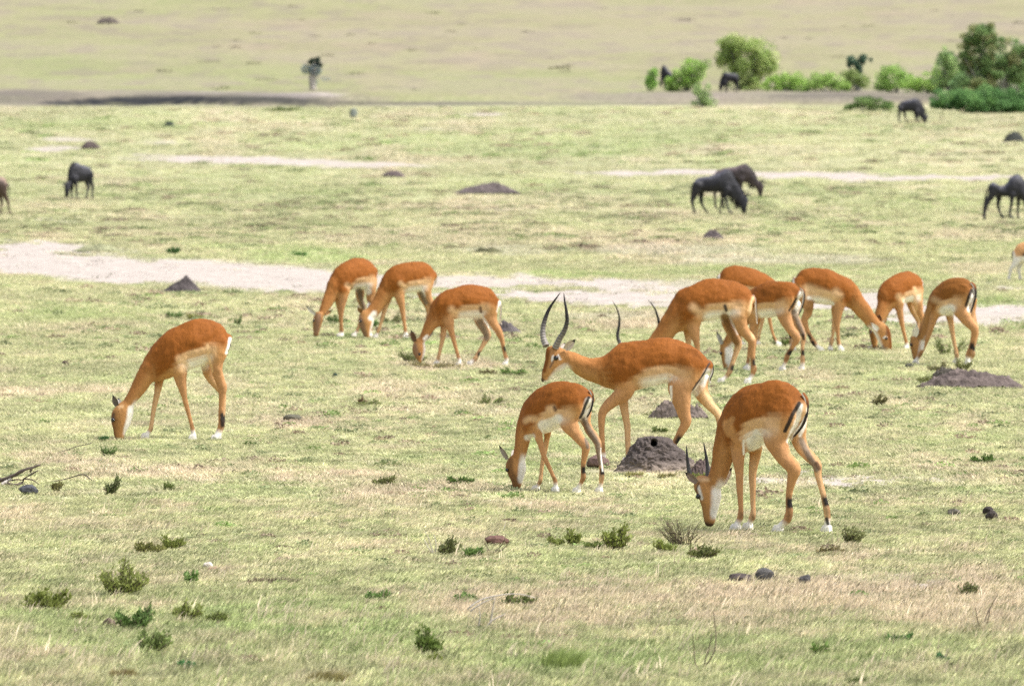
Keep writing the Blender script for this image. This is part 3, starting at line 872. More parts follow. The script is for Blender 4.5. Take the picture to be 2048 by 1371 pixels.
def build_horn(A, root, h):
    pts, r0, v0, v1 = h[:4]
    ridges = h[4] if len(h) > 4 else True
    base_c = h[5] if len(h) > 5 else np.array([.16, .145, .13])
    k = len(pts)
    rows = [[*A.loc(x, y, v0 + (v1 - v0) * math.sin(i / (k - 1) * math.pi * .75) if True else 0), 0] for i, (x, y) in enumerate(pts)]
    n = 90 if ridges else 24
    R, tt = catmull(rows, n); P = R[:, :3]
    Tn = norm(np.gradient(P, axis=0)); up = np.tile([0.3, 1.0, 0.0], (n, 1)); L = norm(up - (up * Tn).sum(1, keepdims=True) * Tn); N = np.cross(L, Tn)
    rad = r0 * (1 - tt) ** .75 + .0015
    if ridges:
        rad = rad * (1 + .13 * np.maximum(0, np.sin(tt * 2 * math.pi * 19)) * (1 - smooth(.5, .72, tt)))
    T = Tubes()
    def c(t, q, side, u):
        cc = lerp(np.array(base_c) * 1.5, np.array([.022, .02, .02]), smooth(.05, .6, t))
        return cc * (.75 + .5 * np.maximum(0, np.sin(t * 2 * math.pi * 19)))[..., None] if ridges else cc
    T.add(P, N, L, rad, rad, c, tt, 12)
    mesh_obj("horn", np.vstack(T.V), T.F, mat_horn, root, colors=np.vstack(T.C))
def build_tail(A, root, tl):
    pts, v, kind = tl['pts'], tl.get('v', 0.0), tl.get('kind', 'impala')
    rows = [[*A.loc(x, y, v), A.m(w) / 2] for (x, y, w) in pts]
    R, tt = catmull(rows, 26); n = 26; P = R[:, :3]
    Tn = norm(np.gradient(P, axis=0)); L = np.tile([0, 1.0, 0], (n, 1)); L = norm(L - (L * Tn).sum(1, keepdims=True) * Tn); N = norm(np.cross(L, Tn))
    N = np.where((N[:, :1] > 0), -N, N)      # q<.5 faces backward
    T = Tubes()
    def c(t, q, side, u):
        if kind == 'black': return np.broadcast_to(BLK * 1.3, (len(t), 3))
        a = lerp(RB * .8, WHT, smooth(.0, .25, t) * .0 + smooth(.30, .5, q))
        a = lerp(a, BLK, (1 - smooth(.28, .40, q)) * smooth(.12, .3, t) * (1 - smooth(.85, .95, t)))
        return lerp(a, WHT, smooth(.88, .97, t))
    T.add(P, N, L, np.maximum(R[:, 3] * .8, .004), np.maximum(R[:, 3], .004), c, tt, 16)
    mesh_obj("tail", np.vstack(T.V), T.F, mat_tail, root, colors=np.vstack(T.C))
# ------------------------------------------------------------------ the impala herd
ZA = (180, 600, 4.4219); ZE = (980, 570, 3.1167); ZM = (1340, 730, 3.7056); ZL = (960, 740, 5.0767)
ZB = (590, 490, 4.3574); ZF = (1270, 520, 5.0769); ZI = (1560, 500, 4.1967); ZN = (1880, 320, 5.274)
HERD = "impalas grazing together on the plain"
LEG_SHADE = np.array([.20, .155, .115])  # shade on the inner hind legs, painted into the coat colour
def head_ears(A, near, far):
    out = []
    if near: out.append((*near, .045, .10))
    if far: out.append((*far, -.045, -.10))
    return out

def impala_left():
    A = Animal(ZA, 1232, -1, 8, 780)
    spec = dict(torso=[(1212, 300, 1195, 430, .05), (1175, 232, 1150, 520, .10), (1060, 170, 1040, 562, .125), (900, 180, 930, 600, .145), (760, 235, 830, 630, .145), (640, 312, 720, 690, .13), (575, 370, 640, 710, .10), (535, 420, 590, 730, .075)],
                neck=[(640, 330, 720, 640, .09), (545, 420, 660, 700, .075), (480, 530, 560, 725, .062), (412, 650, 500, 800, .052), (345, 800, 425, 885, .047), (295, 890, 385, 935, .045)],
                head=[(255, 915, 385, 940, .045), (196, 985, 382, 1010, .055), (186, 1070, 352, 1110, .05), (203, 1140, 318, 1165, .037), (212, 1200, 303, 1210, .03), (228, 1238, 292, 1240, .02)],
                legs=[('f', False, [(625, 650, 95), (610, 730, 74), (598, 810, 60), (580, 900, 50), (560, 1000, 42), (546, 1100, 38), (537, 1165, 44), (515, 1205, 40), (495, 1240, 50)]),
                      ('f', True, [(765, 500, 190), (775, 570, 165), (793, 660, 118), (808, 740, 90), (832, 850, 54), (850, 930, 46), (880, 1040, 38), (900, 1120, 38), (911, 1170, 44), (913, 1200, 42), (915, 1230, 52)]),
                      ('h', False, [(1030, 520, 120), (1030, 610, 95), (1075, 700, 80), (1140, 775, 72), (1180, 850, 50), (1180, 960, 40), (1175, 1060, 40), (1170, 1120, 46), (1160, 1160, 40), (1145, 1195, 42), (1135, 1225, 50)]),
                      ('h', True, [(1110, 380, 220), (1118, 480, 190), (1122, 590, 120), (1140, 690, 90), (1172, 775, 80), (1168, 850, 58), (1160, 950, 46), (1155, 1040, 45), (1162, 1085, 54), (1142, 1150, 42), (1126, 1190, 42), (1113, 1225, 54)])])
    marks = [([(1232, 345), (1226, 400), (1205, 470)], 26, WHT, -9), ([(790, 520), (840, 570), (820, 610)], 60, PALE * 1.2, 0), ([(1040, 400), (1045, 440), (1060, 560), (1078, 630)], 22, PALE * 1.3, 0),
             ([(360, 960), (350, 1050), (325, 1140)], 52, WHT, -9), ([(262, 945), (285, 940)], 26, PALE * 1.2, 0), ([(210, 1010), (200, 1070)], 20, DKB, 0), ([(1170, 1060), (1172, 1105)], 40, BLK, -9)]
    return build_animal("impala", "impala", "lone grazing impala at the left, rump high and muzzle down in the grass", HERD, A, spec, impala_cols(), 1.0, .008,
        eyes=[(203, 1060, .05, .016), (203, 1060, -.05, .016)], marks=marks,
        ears=[(238, 935, 200, 838, 50, .045, .075, np.array([.13, .11, .10]), TAN * .4), (262, 940, 250, 862, 40, -.045, -.08, WHT * .9)],
        tail=dict(pts=[(1205, 300, 26), (1238, 330, 30), (1236, 390, 30), (1215, 450, 26), (1200, 500, 10)]))

def impala_buck():
    A = Animal(ZE, 1128, -1, -3, 1020)
    spec = dict(torso=[(1362, 480, 1345, 565, .055), (1315, 425, 1280, 620, .10), (1230, 368, 1200, 645, .13), (1100, 336, 1110, 622, .15), (960, 345, 1010, 642, .155), (850, 365, 900, 668, .15), (770, 398, 820, 672, .13), (705, 450, 745, 652, .09)],
                neck=[(850, 375, 830, 670, .115), (780, 392, 765, 665, .10), (710, 440, 690, 640, .085), (645, 462, 610, 600, .072), (580, 452, 545, 565, .064), (525, 428, 497, 530, .06), (485, 415, 465, 520, .056)],
                head=[(430, 392, 512, 505, .05), (372, 388, 478, 530, .06), (345, 430, 432, 555, .058), (338, 495, 392, 585, .046), (325, 550, 368, 600, .036), (318, 592, 343, 612, .024)],
                legs=[('f', True, [(870, 540, 170), (850, 620, 130), (835, 680, 108), (765, 735, 76), (705, 800, 56), (695, 880, 42), (698, 970, 36), (703, 1050, 34), (706, 1090, 38), (700, 1110, 34), (694, 1126, 44)]),
                      ('f', False, [(820, 650, 80), (830, 720, 66), (840, 800, 50), (855, 890, 42), (858, 970, 36), (860, 1040, 34), (862, 1080, 38), (860, 1100, 34), (855, 1122, 42)]),
                      ('h', True, [(1225, 480, 220), (1210, 590, 190), (1188, 660, 150), (1196, 740, 105), (1210, 815, 78), (1222, 862, 66), (1192, 925, 50), (1155, 990, 38), (1130, 1040, 38), (1115, 1075, 46), (1100, 1100, 36), (1090, 1122, 46)]),
                      ('h', False, [(1290, 590, 150), (1312, 670, 100), (1365, 750, 66), (1420, 812, 52), (1435, 880, 42), (1450, 960, 36), (1460, 1030, 36), (1465, 1070, 46), (1468, 1095, 36), (1462, 1120, 44)])])
    marks = [([(1356, 550), (1325, 620), (1280, 680)], 44, WHT * .95, -9), ([(1368, 495), (1320, 575), (1262, 660)], 11, BLK * 2, 0), ([(1130, 640), (1130, 740)], 14, WHT, 0),
             ([(392, 452), (388, 480)], 14, WHT, 0), ([(425, 445), (437, 470)], 12, WHT, 0), ([(375, 600), (340, 612)], 16, WHT, -9), ([(480, 520), (440, 560), (400, 590)], 18, WHT, -9),
             ([(360, 400), (352, 470), (340, 540)], 26, RB * .75, -9), ([(320, 598), (326, 606)], 10, BLK, -9), ([(395, 480), (375, 520)], 12, DKB * 1.5, 0), ([(1310, 650), (1380, 760), (1430, 810)], 40, PALE * 1.25, -9)]
    horn = lambda pts, v0, v1: (pts, .021, v0, v1)
    return build_animal("impala_buck", "impala", "buck with tall lyre horns striding left with its head held up", HERD, A, spec, impala_cols(), 1.08, .009,
        eyes=[(411, 462, .058, .018), (411, 462, -.058, .018)], marks=marks,
        ears=[(468, 408, 534, 345, 46, .045, .06, np.array([.50, .42, .33]), TAN * .6), (440, 402, 470, 365, 26, -.045, -.06)],
        horns=[horn([(350, 388), (333, 340), (330, 280), (345, 215), (370, 155), (402, 105), (438, 56)], -.03, -.10),
               horn([(408, 398), (432, 345), (462, 295), (480, 235), (476, 170), (466, 110), (460, 56)], .03, .10)],
        tail=dict(pts=[(1355, 475, 20), (1380, 500, 26), (1385, 550, 24), (1368, 595, 22), (1375, 620, 8)]))

def impala_front():
    A = Animal(ZM, 1236, -1, -30, 780)
    spec = dict(torso=[(985, 235, 960, 430, .06), (925, 168, 895, 520, .105), (840, 125, 790, 560, .12), (740, 119, 710, 575, .13), (630, 135, 640, 620, .135), (530, 182, 565, 650, .125), (450, 262, 510, 660, .105), (400, 335, 460, 655, .07)],
                neck=[(450, 300, 560, 600, .085), (370, 400, 500, 640, .072), (338, 520, 472, 690, .06), (322, 650, 448, 745, .052), (306, 760, 420, 830, .047), (275, 860, 385, 905, .045)],
                head=[(190, 835, 372, 915, .045), (180, 905, 376, 975, .055), (215, 975, 362, 1040, .053), (240, 1050, 345, 1100, .042), (250, 1120, 335, 1145, .034), (258, 1175, 325, 1182, .022)],
                legs=[('f', True, [(520, 470, 190), (512, 560, 130), (505, 680, 98), (514, 800, 64), (516, 900, 54), (522, 1020, 42), (525, 1090, 40), (520, 1145, 50), (502, 1188, 44), (490, 1225, 58)]),
                      ('f', False, [(640, 560, 100), (628, 680, 80), (612, 800, 60), (612, 900, 50), (614, 1020, 40), (617, 1080, 40), (610, 1132, 52), (592, 1168, 42), (580, 1203, 54)]),
                      ('h', False, [(930, 400, 200), (945, 500, 150), (965, 590, 108), (1030, 680, 84), (1088, 745, 72), (1098, 830, 52), (1125, 930, 46), (1145, 1020, 45), (1160, 1085, 52), (1168, 1155, 48), (1165, 1200, 45), (1165, 1250, 54)]),
                      ('h', True, [(810, 330, 260), (792, 440, 260), (785, 530, 210), (800, 600, 155), (850, 695, 115), (918, 775, 106), (905, 850, 75), (885, 950, 52), (880, 1030, 48), (886, 1095, 56), (868, 1168, 62), (835, 1200, 50), (805, 1237, 54)])], wide=.95)
    marks = [([(985, 330), (960, 430), (920, 500)], 90, PALE * 1.2, -.30), ([(968, 300), (952, 390), (905, 510), (882, 565)], 34, WHT, -.30), ([(1025, 330), (1012, 420), (965, 520)], 30, WHT, -.30), ([(1035, 320), (1030, 440), (1040, 580)], 36, PALE * 1.1, -9),
             ([(958, 285), (905, 375), (880, 430), (853, 490)], 30, BLK, 0, .25),
             ([(345, 940), (350, 1020), (328, 1095)], 56, WHT, -9), ([(425, 440), (450, 500)], 70, TAN * 1.1, 0), ([(545, 560), (545, 660)], 14, WHT, 0), ([(120, 800), (200, 850), (280, 850)], 30, PALE, -9),
             ([(210, 900), (235, 990)], 22, WHT * .8, 0), ([(215, 870), (195, 920), (210, 1000)], 12, DKB, 0), ([(510, 590), (420, 470), (460, 400)], 40, TAN * .9, 0), ([(640, 500), (600, 610)], 44, WHT * .85, 0),
             ([(975, 560), (1040, 700), (1085, 770)], 50, LEG_SHADE, -9), ([(1085, 730), (1105, 765)], 30, DKB, -9), ([(1160, 1140), (1172, 1180)], 26, BLK, -9)]
    dark = np.array([.05, .05, .052])
    return build_animal("impala", "impala", "front-right young male with short spike horns, black-striped rump turned towards the viewer", HERD, A, spec, impala_cols(RB * np.array([.95, .95, .9])), 1.0, .0075,
        eyes=[(208, 975, .052, .015), (208, 975, -.052, .015)], marks=marks,
        ears=[(200, 872, 106, 792, 50, .05, .10, np.array([.25, .19, .15])), (385, 890, 462, 755, 48, -.05, -.09, WHT * .9)],
        horns=[([(150, 838), (140, 780), (128, 690), (122, 598)], .014, .04, .05, False, dark), ([(276, 840), (281, 780), (268, 680), (249, 575)], .014, -.04, -.05, False, dark)],
        tail=dict(pts=[(985, 212, 34), (1012, 262, 38), (1010, 350, 40), (982, 438, 38), (928, 512, 32), (890, 558, 12)]))

def impala_juvenile():
    A = Animal(ZL, 1245, -1, -30, 770)
    k = .82
    spec = dict(torso=[(1118, 240, 1090, 400, .05), (1060, 182, 1030, 500, .088), (960, 140, 900, 580, .10), (820, 120, 795, 592, .108), (700, 140, 700, 640, .108), (590, 198, 610, 662, .10), (500, 275, 545, 680, .085), (445, 335, 495, 685, .06)],
                neck=[(490, 300, 580, 640, .07), (415, 420, 535, 680, .058), (382, 540, 510, 700, .05), (368, 650, 498, 740, .044), (360, 760, 472, 835, .04), (340, 865, 455, 920, .038)],
                head=[(300, 890, 458, 945, .038), (264, 970, 462, 1020, .045), (285, 1055, 445, 1085, .04), (318, 1125, 428, 1140, .031), (340, 1195, 408, 1200, .022)],
                legs=[('f', True, [(560, 480, 180), (572, 570, 120), (590, 670, 84), (622, 780, 64), (648, 880, 55), (695, 985, 48), (742, 1090, 42), (764, 1145, 48), (768, 1190, 46), (768, 1240, 56)]),
                      ('f', False, [(690, 600, 80), (680, 700, 60), (660, 820, 52), (636, 930, 46), (622, 1050, 42), (612, 1140, 46), (588, 1185, 42), (570, 1222, 54)]),
                      ('h', True, [(930, 330, 250), (905, 440, 250), (905, 530, 200), (945, 610, 145), (1010, 705, 105), (1072, 785, 92), (1065, 865, 70), (1050, 965, 52), (1045, 1045, 50), (1050, 1105, 56), (1030, 1160, 48), (1010, 1200, 45), (985, 1248, 54)]),
                      ('h', False, [(1050, 420, 160), (1070, 520, 110), (1110, 610, 88), (1160, 690, 82), (1196, 755, 76), (1205, 850, 55), (1224, 950, 48), (1235, 1035, 50), (1236, 1090, 58), (1230, 1155, 50), (1224, 1190, 48), (1212, 1243, 56)])], wide=.95)
    marks = [([(1105, 320), (1080, 420), (1050, 500)], 72, WHT, -.30), ([(1105, 285), (1062, 385), (1020, 492)], 30, BLK, 0, .25),
             ([(425, 970), (430, 1050), (405, 1120)], 60, WHT * .9, -9), ([(560, 500), (500, 500), (470, 520)], 60, PALE * 1.1, 0), ([(700, 400), (740, 390)], 60, PALE * 1.1, 0), ([(480, 690), (530, 680)], 60, WHT * .85, -9),
             ([(758, 385), (768, 410)], 34, DKB, 0), ([(600, 560), (640, 640), (665, 760)], 22, WHT, 0), ([(640, 560), (720, 560), (790, 500)], 90, WHT * .88, 0),
             ([(1060, 520), (1110, 620), (1170, 720)], 70, LEG_SHADE * .8, -9), ([(1195, 760), (1205, 850), (1220, 950)], 60, LEG_SHADE, -9), ([(1232, 800), (1232, 920), (1245, 1030)], 16, WHT, -9),  # thin white stroke: sunlit rim painted on the far shank
             ([(300, 930), (300, 1020), (340, 1100), (370, 1180)], 70, TAN * .45, 0, .6), ([(1075, 700), (1095, 790)], 36, LEG_SHADE * .8, -9)]
    return build_animal("impala", "impala", "small young impala grazing with its rump towards the viewer, beside the termite mound", HERD, A, spec, impala_cols(RB * .95), k, .0072,
        eyes=[(274, 1020, .043, .012), (274, 1020, -.043, .012)], marks=marks,
        ears=[(280, 912, 190, 765, 46, .04, .09, np.array([.30, .26, .22])), (325, 890, 352, 800, 40, -.04, -.07)],
        tail=dict(pts=[(1112, 205, 26), (1138, 248, 36), (1140, 330, 38), (1119, 415, 34), (1086, 478, 28), (1070, 508, 8)]))

def impala_far_facing():
    A = Animal(ZB, 806, -1, 42, 540)
    spec = dict(torso=[(690, 195, 685, 300, .05), (655, 150, 650, 375, .10), (592, 117, 590, 390, .125), (520, 116, 530, 392, .14), (450, 142, 480, 400, .14), (390, 180, 420, 412, .13), (352, 222, 372, 430, .105), (330, 262, 342, 440, .075)],
                neck=[(385, 220, 430, 410, .095), (315, 290, 390, 450, .078), (278, 380, 350, 480, .064), (250, 460, 318, 530, .054), (228, 535, 285, 575, .049), (215, 590, 258, 605, .046)],
                headf=[(214, 590, 66, .05), (203, 640, 86, .062), (192, 695, 78, .055), (186, 750, 58, .04), (181, 800, 42, .028)],
                legs=[('f', True, [(430, 370, 120), (420, 450, 84), (408, 540, 58), (402, 630, 38), (404, 710, 30), (411, 765, 34), (408, 785, 30), (404, 804, 42)]),
                      ('f', False, [(365, 430, 70), (380, 520, 48), (392, 600, 36), (398, 680, 28), (398, 750, 30), (394, 775, 28), (388, 796, 38)]),
                      ('h', True, [(665, 300, 120), (662, 400, 90), (656, 490, 60), (670, 560, 50), (665, 640, 36), (660, 720, 30), (655, 770, 34), (655, 785, 30), (654, 804, 42)]),
                      ('h', False, [(585, 340, 110), (568, 420, 84), (572, 490, 58), (600, 560, 50), (580, 640, 34), (556, 715, 30), (540, 762, 34), (528, 782, 30), (515, 802, 42)])])
    marks = [([(205, 620), (195, 700), (188, 760)], 50, DKB * 1.6, -9, .6), ([(620, 370), (640, 410)], 50, WHT, -9), ([(455, 350), (480, 370)], 40, PALE * 1.1, -9), ([(560, 400), (575, 470), (600, 540)], 50, LEG_SHADE, -9)]
    return build_animal("impala", "impala", "impala grazing face-on with both ears spread, left end of the distant trio", HERD, A, spec, impala_cols(), .96, .0105,
        eyes=[(165, 662, .0, .014), (238, 662, .0, .014)], marks=marks,
        ears=[(178, 605, 94, 528, 34, .0, -.02, WHT * .7), (242, 612, 326, 572, 32, 0, -.02, TAN * .7)],
        tail=dict(pts=[(690, 190, 24), (712, 230, 24), (712, 290, 22), (705, 330, 8)]))

def impala_far_middle():
    A = Animal(ZB, 815, -1, 24, 1000)
    spec = dict(torso=[(1212, 235, 1200, 320, .05), (1172, 182, 1150, 375, .10), (1108, 148, 1105, 408, .125), (1010, 150, 1020, 418, .145), (920, 168, 950, 430, .14), (850, 192, 880, 440, .13), (805, 225, 838, 455, .11), (775, 262, 795, 455, .08)],
                neck=[(845, 220, 885, 430, .10), (775, 290, 840, 470, .082), (725, 380, 790, 520, .066), (685, 470, 745, 590, .055), (640, 545, 705, 640, .05), (605, 580, 690, 650, .047)],
                head=[(575, 585, 692, 630, .045), (552, 650, 680, 695, .054), (566, 720, 662, 750, .045), (592, 780, 652, 797, .034), (608, 822, 642, 828, .022)],
                legs=[('f', True, [(895, 340, 140), (905, 420, 110), (918, 480, 78), (935, 565, 50), (945, 640, 38), (955, 710, 32), (963, 765, 36), (966, 790, 32), (968, 815, 44)]),
                      ('f', False, [(815, 440, 80), (795, 520, 54), (770, 610, 38), (748, 690, 30), (728, 750, 34), (718, 775, 30), (706, 803, 44)]),
                      ('h', True, [(1150, 290, 140), (1140, 390, 100), (1160, 465, 72), (1190, 540, 58), (1180, 620, 38), (1172, 715, 32), (1167, 765, 38), (1162, 785, 32), (1158, 812, 44)]),
                      ('h', False, [(1090, 340, 120), (1105, 430, 84), (1135, 500, 60), (1165, 565, 50), (1158, 650, 36), (1150, 735, 32), (1146, 770, 36), (1140, 790, 32), (1135, 808, 42)])])
    marks = [([(560, 640), (580, 700), (605, 780)], 50, DKB * 1.8, 0, .6), ([(660, 640), (690, 600)], 44, WHT, -9), ([(920, 340), (960, 370)], 40, PALE * 1.15, 0), ([(1105, 400), (1120, 450)], 34, WHT, 0), ([(1100, 430), (1140, 510)], 40, LEG_SHADE, -9)]
    return build_animal("impala", "impala", "impala with lowered face, middle one of the distant trio by the sandy track", HERD, A, spec, impala_cols(), .96, .0105,
        eyes=[(572, 668, .05, .014), (660, 660, -.05, .014)], marks=marks,
        ears=[(578, 592, 542, 540, 34, .045, .07, TAN * .5), (655, 575, 640, 492, 40, -.045, -.06, WHT * .95, TAN, WHT * .4)],
        tail=dict(pts=[(1205, 230, 22), (1228, 265, 24), (1228, 320, 22), (1215, 360, 8)]))

def impala_far_right():
    A = Animal(ZB, 1056, -1, 10, 1540)
    spec = dict(torso=[(1772, 478, 1760, 560, .05), (1730, 412, 1710, 615, .10), (1640, 362, 1650, 635, .13), (1520, 348, 1550, 640, .15), (1400, 372, 1440, 642, .15), (1305, 405, 1350, 660, .14), (1245, 448, 1290, 680, .115), (1205, 495, 1245, 690, .08)],
                neck=[(1310, 430, 1350, 650, .10), (1225, 490, 1315, 690, .082), (1165, 590, 1245, 720, .066), (1125, 690, 1195, 765, .055), (1098, 770, 1155, 820, .049), (1080, 820, 1135, 845, .046)],
                head=[(1040, 835, 1130, 858, .045), (1022, 890, 1138, 908, .055), (1028, 950, 1130, 962, .05), (1058, 1000, 1108, 1008, .034), (1075, 1035, 1100, 1040, .022)],
                legs=[('f', True, [(1310, 510, 170), (1322, 600, 120), (1340, 680, 84), (1358, 745, 60), (1376, 805, 46), (1396, 885, 36), (1415, 950, 32), (1428, 1000, 36), (1432, 1022, 34), (1434, 1045, 44)]),
                      ('f', False, [(1300, 650, 84), (1296, 730, 60), (1286, 820, 46), (1270, 900, 36), (1256, 960, 32), (1246, 1008, 36), (1242, 1026, 32), (1236, 1045, 42)]),
                      ('h', True, [(1690, 500, 190), (1692, 590, 150), (1720, 680, 92), (1775, 770, 66), (1803, 840, 46), (1818, 920, 36), (1832, 985, 36), (1845, 1025, 42), (1840, 1050, 34), (1835, 1078, 44)]),
                      ('h', False, [(1600, 600, 120), (1620, 680, 92), (1675, 790, 68), (1650, 860, 46), (1605, 940, 36), (1580, 990, 38), (1568, 1015, 44), (1548, 1040, 34), (1525, 1062, 42)])])
    marks = [([(1615, 550), (1622, 590)], 26, DKB, 0), ([(1620, 620), (1680, 700), (1740, 780)], 22, WHT, -9), ([(1365, 570), (1400, 600)], 60, PALE * 1.15, 0), ([(1045, 880), (1060, 960)], 40, DKB * 2, 0, .6), ([(1130, 820), (1150, 800)], 30, WHT, -9),
             ([(1610, 680), (1660, 770), (1670, 810)], 60, LEG_SHADE * 1.2, -9), ([(1788, 500), (1770, 580)], 26, WHT, -9)]
    return build_animal("impala", "impala", "impala in profile, right end of the distant trio, muzzle in a dark weed clump", HERD, A, spec, impala_cols(), .96, .010,
        eyes=[(1086, 955, .052, .014), (1086, 955, -.052, .014)], marks=marks,
        ears=[(1045, 845, 1010, 742, 46, .045, .08, DKB, DKB), (1120, 838, 1212, 735, 44, -.045, -.09, WHT * .8, TAN)],
        tail=dict(pts=[(1765, 475, 22), (1788, 510, 22), (1795, 580, 20), (1790, 650, 16), (1800, 700, 8)]))

def impala_buck_behind():
    A = Animal(ZF, 1242, -1, 4, 850)
    spec = dict(torso=[(1198, 348, 1190, 440, .05), (1150, 272, 1130, 500, .10), (1020, 215, 1010, 560, .135), (860, 180, 880, 590, .155), (700, 196, 740, 602, .155), (565, 240, 625, 645, .15), (470, 290, 540, 690, .13), (410, 345, 460, 705, .095)],
                neck=[(520, 290, 600, 670, .12), (420, 360, 520, 710, .10), (345, 450, 430, 730, .088), (285, 560, 385, 790, .078), (215, 680, 330, 860, .07), (130, 800, 230, 930, .062), (60, 900, 140, 980, .056)],
                headf=[(70, 960, 90, .055), (40, 1020, 104, .07), (25, 1090, 90, .06), (15, 1160, 66, .045), (8, 1215, 48, .03)],
                legs=[('f', True, [(590, 500, 200), (590, 590, 165), (598, 690, 118), (615, 780, 84), (632, 870, 56), (642, 970, 44), (650, 1080, 38), (655, 1160, 44), (652, 1195, 38), (650, 1232, 52)]),
                      ('f', False, [(540, 660, 110), (540, 760, 76), (545, 860, 52), (545, 980, 42), (545, 1090, 38), (540, 1165, 44), (537, 1195, 38), (533, 1230, 50)]),
                      ('h', True, [(1080, 400, 230), (1062, 520, 215), (1060, 610, 160), (1110, 715, 108), (1184, 810, 88), (1190, 890, 64), (1192, 990, 50), (1196, 1055, 48), (1207, 1110, 62), (1190, 1180, 46), (1168, 1212, 45), (1152, 1242, 54)]),
                      ('h', False, [(900, 540, 110), (935, 640, 110), (995, 750, 98), (1048, 845, 80), (1030, 925, 60), (1000, 1015, 50), (976, 1095, 50), (962, 1140, 58), (932, 1192, 44), (904, 1220, 42), (880, 1246, 54)])])
    marks = [([(1203, 370), (1175, 450), (1160, 500)], 32, PALE * 1.3, -9), ([(912, 455), (925, 500)], 34, BLK * 1.5, 0), ([(935, 540), (990, 640), (1040, 740)], 24, WHT, -9), ([(1170, 500), (1210, 640), (1200, 780)], 46, PALE * 1.2, -9),
             ([(590, 470), (640, 510)], 80, PALE * 1.05, 0), ([(910, 570), (970, 680), (1030, 820)], 90, TAN * .5, -9)]  # last mark: shade painted down the far hind leg
    return build_animal("impala_buck", "impala", "grazing buck whose curved horns show over the back of the striding buck", HERD, A, spec, impala_cols(), 1.08, .0095,
        eyes=[(-10, 1050, .0, .018), (88, 1050, 0, .018)], marks=marks,
        ears=[(20, 985, -60, 950, 40, 0, 0), (95, 960, 84, 790, 40, -.02, -.04, DKB, DKB)],
        horns=[([(48, 985), (-20, 985), (-105, 925), (-152, 838), (-178, 759), (-160, 645), (-164, 548), (-193, 467), (-228, 406)], .021, 0, -.04),
               ([(92, 980), (140, 930), (195, 850), (232, 770), (245, 690), (238, 600), (210, 505), (172, 440), (133, 395)], .021, 0, -.04)],
        tail=dict(pts=[(1200, 345, 22), (1220, 385, 26), (1226, 480, 26), (1236, 580, 22), (1238, 640, 8)]))

def impala_mid_striped():
    A = Animal(ZF, 1112, -1, -28, 1430)
    spec = dict(torso=[(1672, 285, 1650, 400, .05), (1615, 230, 1590, 480, .10), (1510, 207, 1485, 558, .12), (1400, 200, 1375, 570, .135), (1300, 224, 1295, 578, .135), (1220, 262, 1225, 590, .125), (1150, 315, 1165, 600, .10), (1100, 370, 1115, 600, .075)],
                neck=[(1150, 330, 1190, 600, .09), (1080, 440, 1140, 650, .074), (1015, 560, 1095, 720, .06), (960, 680, 1050, 800, .052), (915, 780, 1000, 870, .047)],
                head=[(870, 820, 988, 880, .045), (866, 895, 990, 945, .054), (878, 975, 988, 1015, .045), (892, 1055, 962, 1078, .034), (902, 1108, 945, 1114, .022)],
                legs=[('h', False, [(1590, 440, 190), (1600, 540, 120), (1640, 620, 88), (1690, 705, 66), (1712, 775, 56), (1702, 860, 42), (1700, 950, 40), (1702, 1025, 52), (1700, 1085, 44), (1692, 1118, 46)]),
                      ('h', True, [(1515, 360, 210), (1500, 480, 190), (1528, 590, 130), (1588, 705, 94), (1645, 780, 78), (1605, 860, 52), (1572, 920, 48), (1546, 965, 58), (1525, 1030, 42), (1512, 1060, 40), (1500, 1090, 50)]),
                      ('f', True, [(1215, 480, 150), (1205, 570, 100), (1190, 680, 60), (1172, 800, 45), (1160, 900, 38), (1150, 1000, 36), (1145, 1065, 42), (1140, 1085, 36), (1135, 1115, 48)]),
                      ('f', False, [(1240, 560, 90), (1230, 690, 54), (1218, 820, 42), (1208, 930, 38), (1202, 1010, 36), (1200, 1070, 42), (1198, 1085, 36), (1195, 1108, 46)])], wide=.95)
    marks = [([(1690, 330), (1660, 420), (1625, 520)], 52, WHT, -.3), ([(1640, 380), (1600, 445), (1565, 505)], 20, BLK, 0, .3), ([(940, 900), (942, 1020)], 52, WHT, -9), ([(1340, 560), (1400, 560)], 60, WHT * .9, -9),
             ([(1610, 520), (1660, 640), (1700, 740)], 60, LEG_SHADE, -9), ([(1705, 750), (1715, 790)], 30, BLK, -9), ([(850, 925), (860, 950)], 30, BLK, -9), ([(900, 1095), (905, 1115)], 26, DKB, -9), ([(1240, 300), (1400, 260)], 150, RB * .82, 0, .5)]
    return build_animal("impala", "impala", "impala seen over the shoulder, striped rump out, between the horned grazer and the right-facing one", HERD, A, spec, impala_cols(), 1.0, .010,
        eyes=[(872, 938, .05, .014), (872, 938, -.05, .014)], marks=marks,
        ears=[(885, 845, 828, 712, 46, .045, .09, WHT * .45, TAN * .4), (925, 830, 930, 760, 40, -.045, -.07)],
        tail=dict(pts=[(1680, 275, 24), (1712, 300, 30), (1716, 370, 28), (1700, 450, 26), (1668, 530, 22), (1650, 570, 8)]))

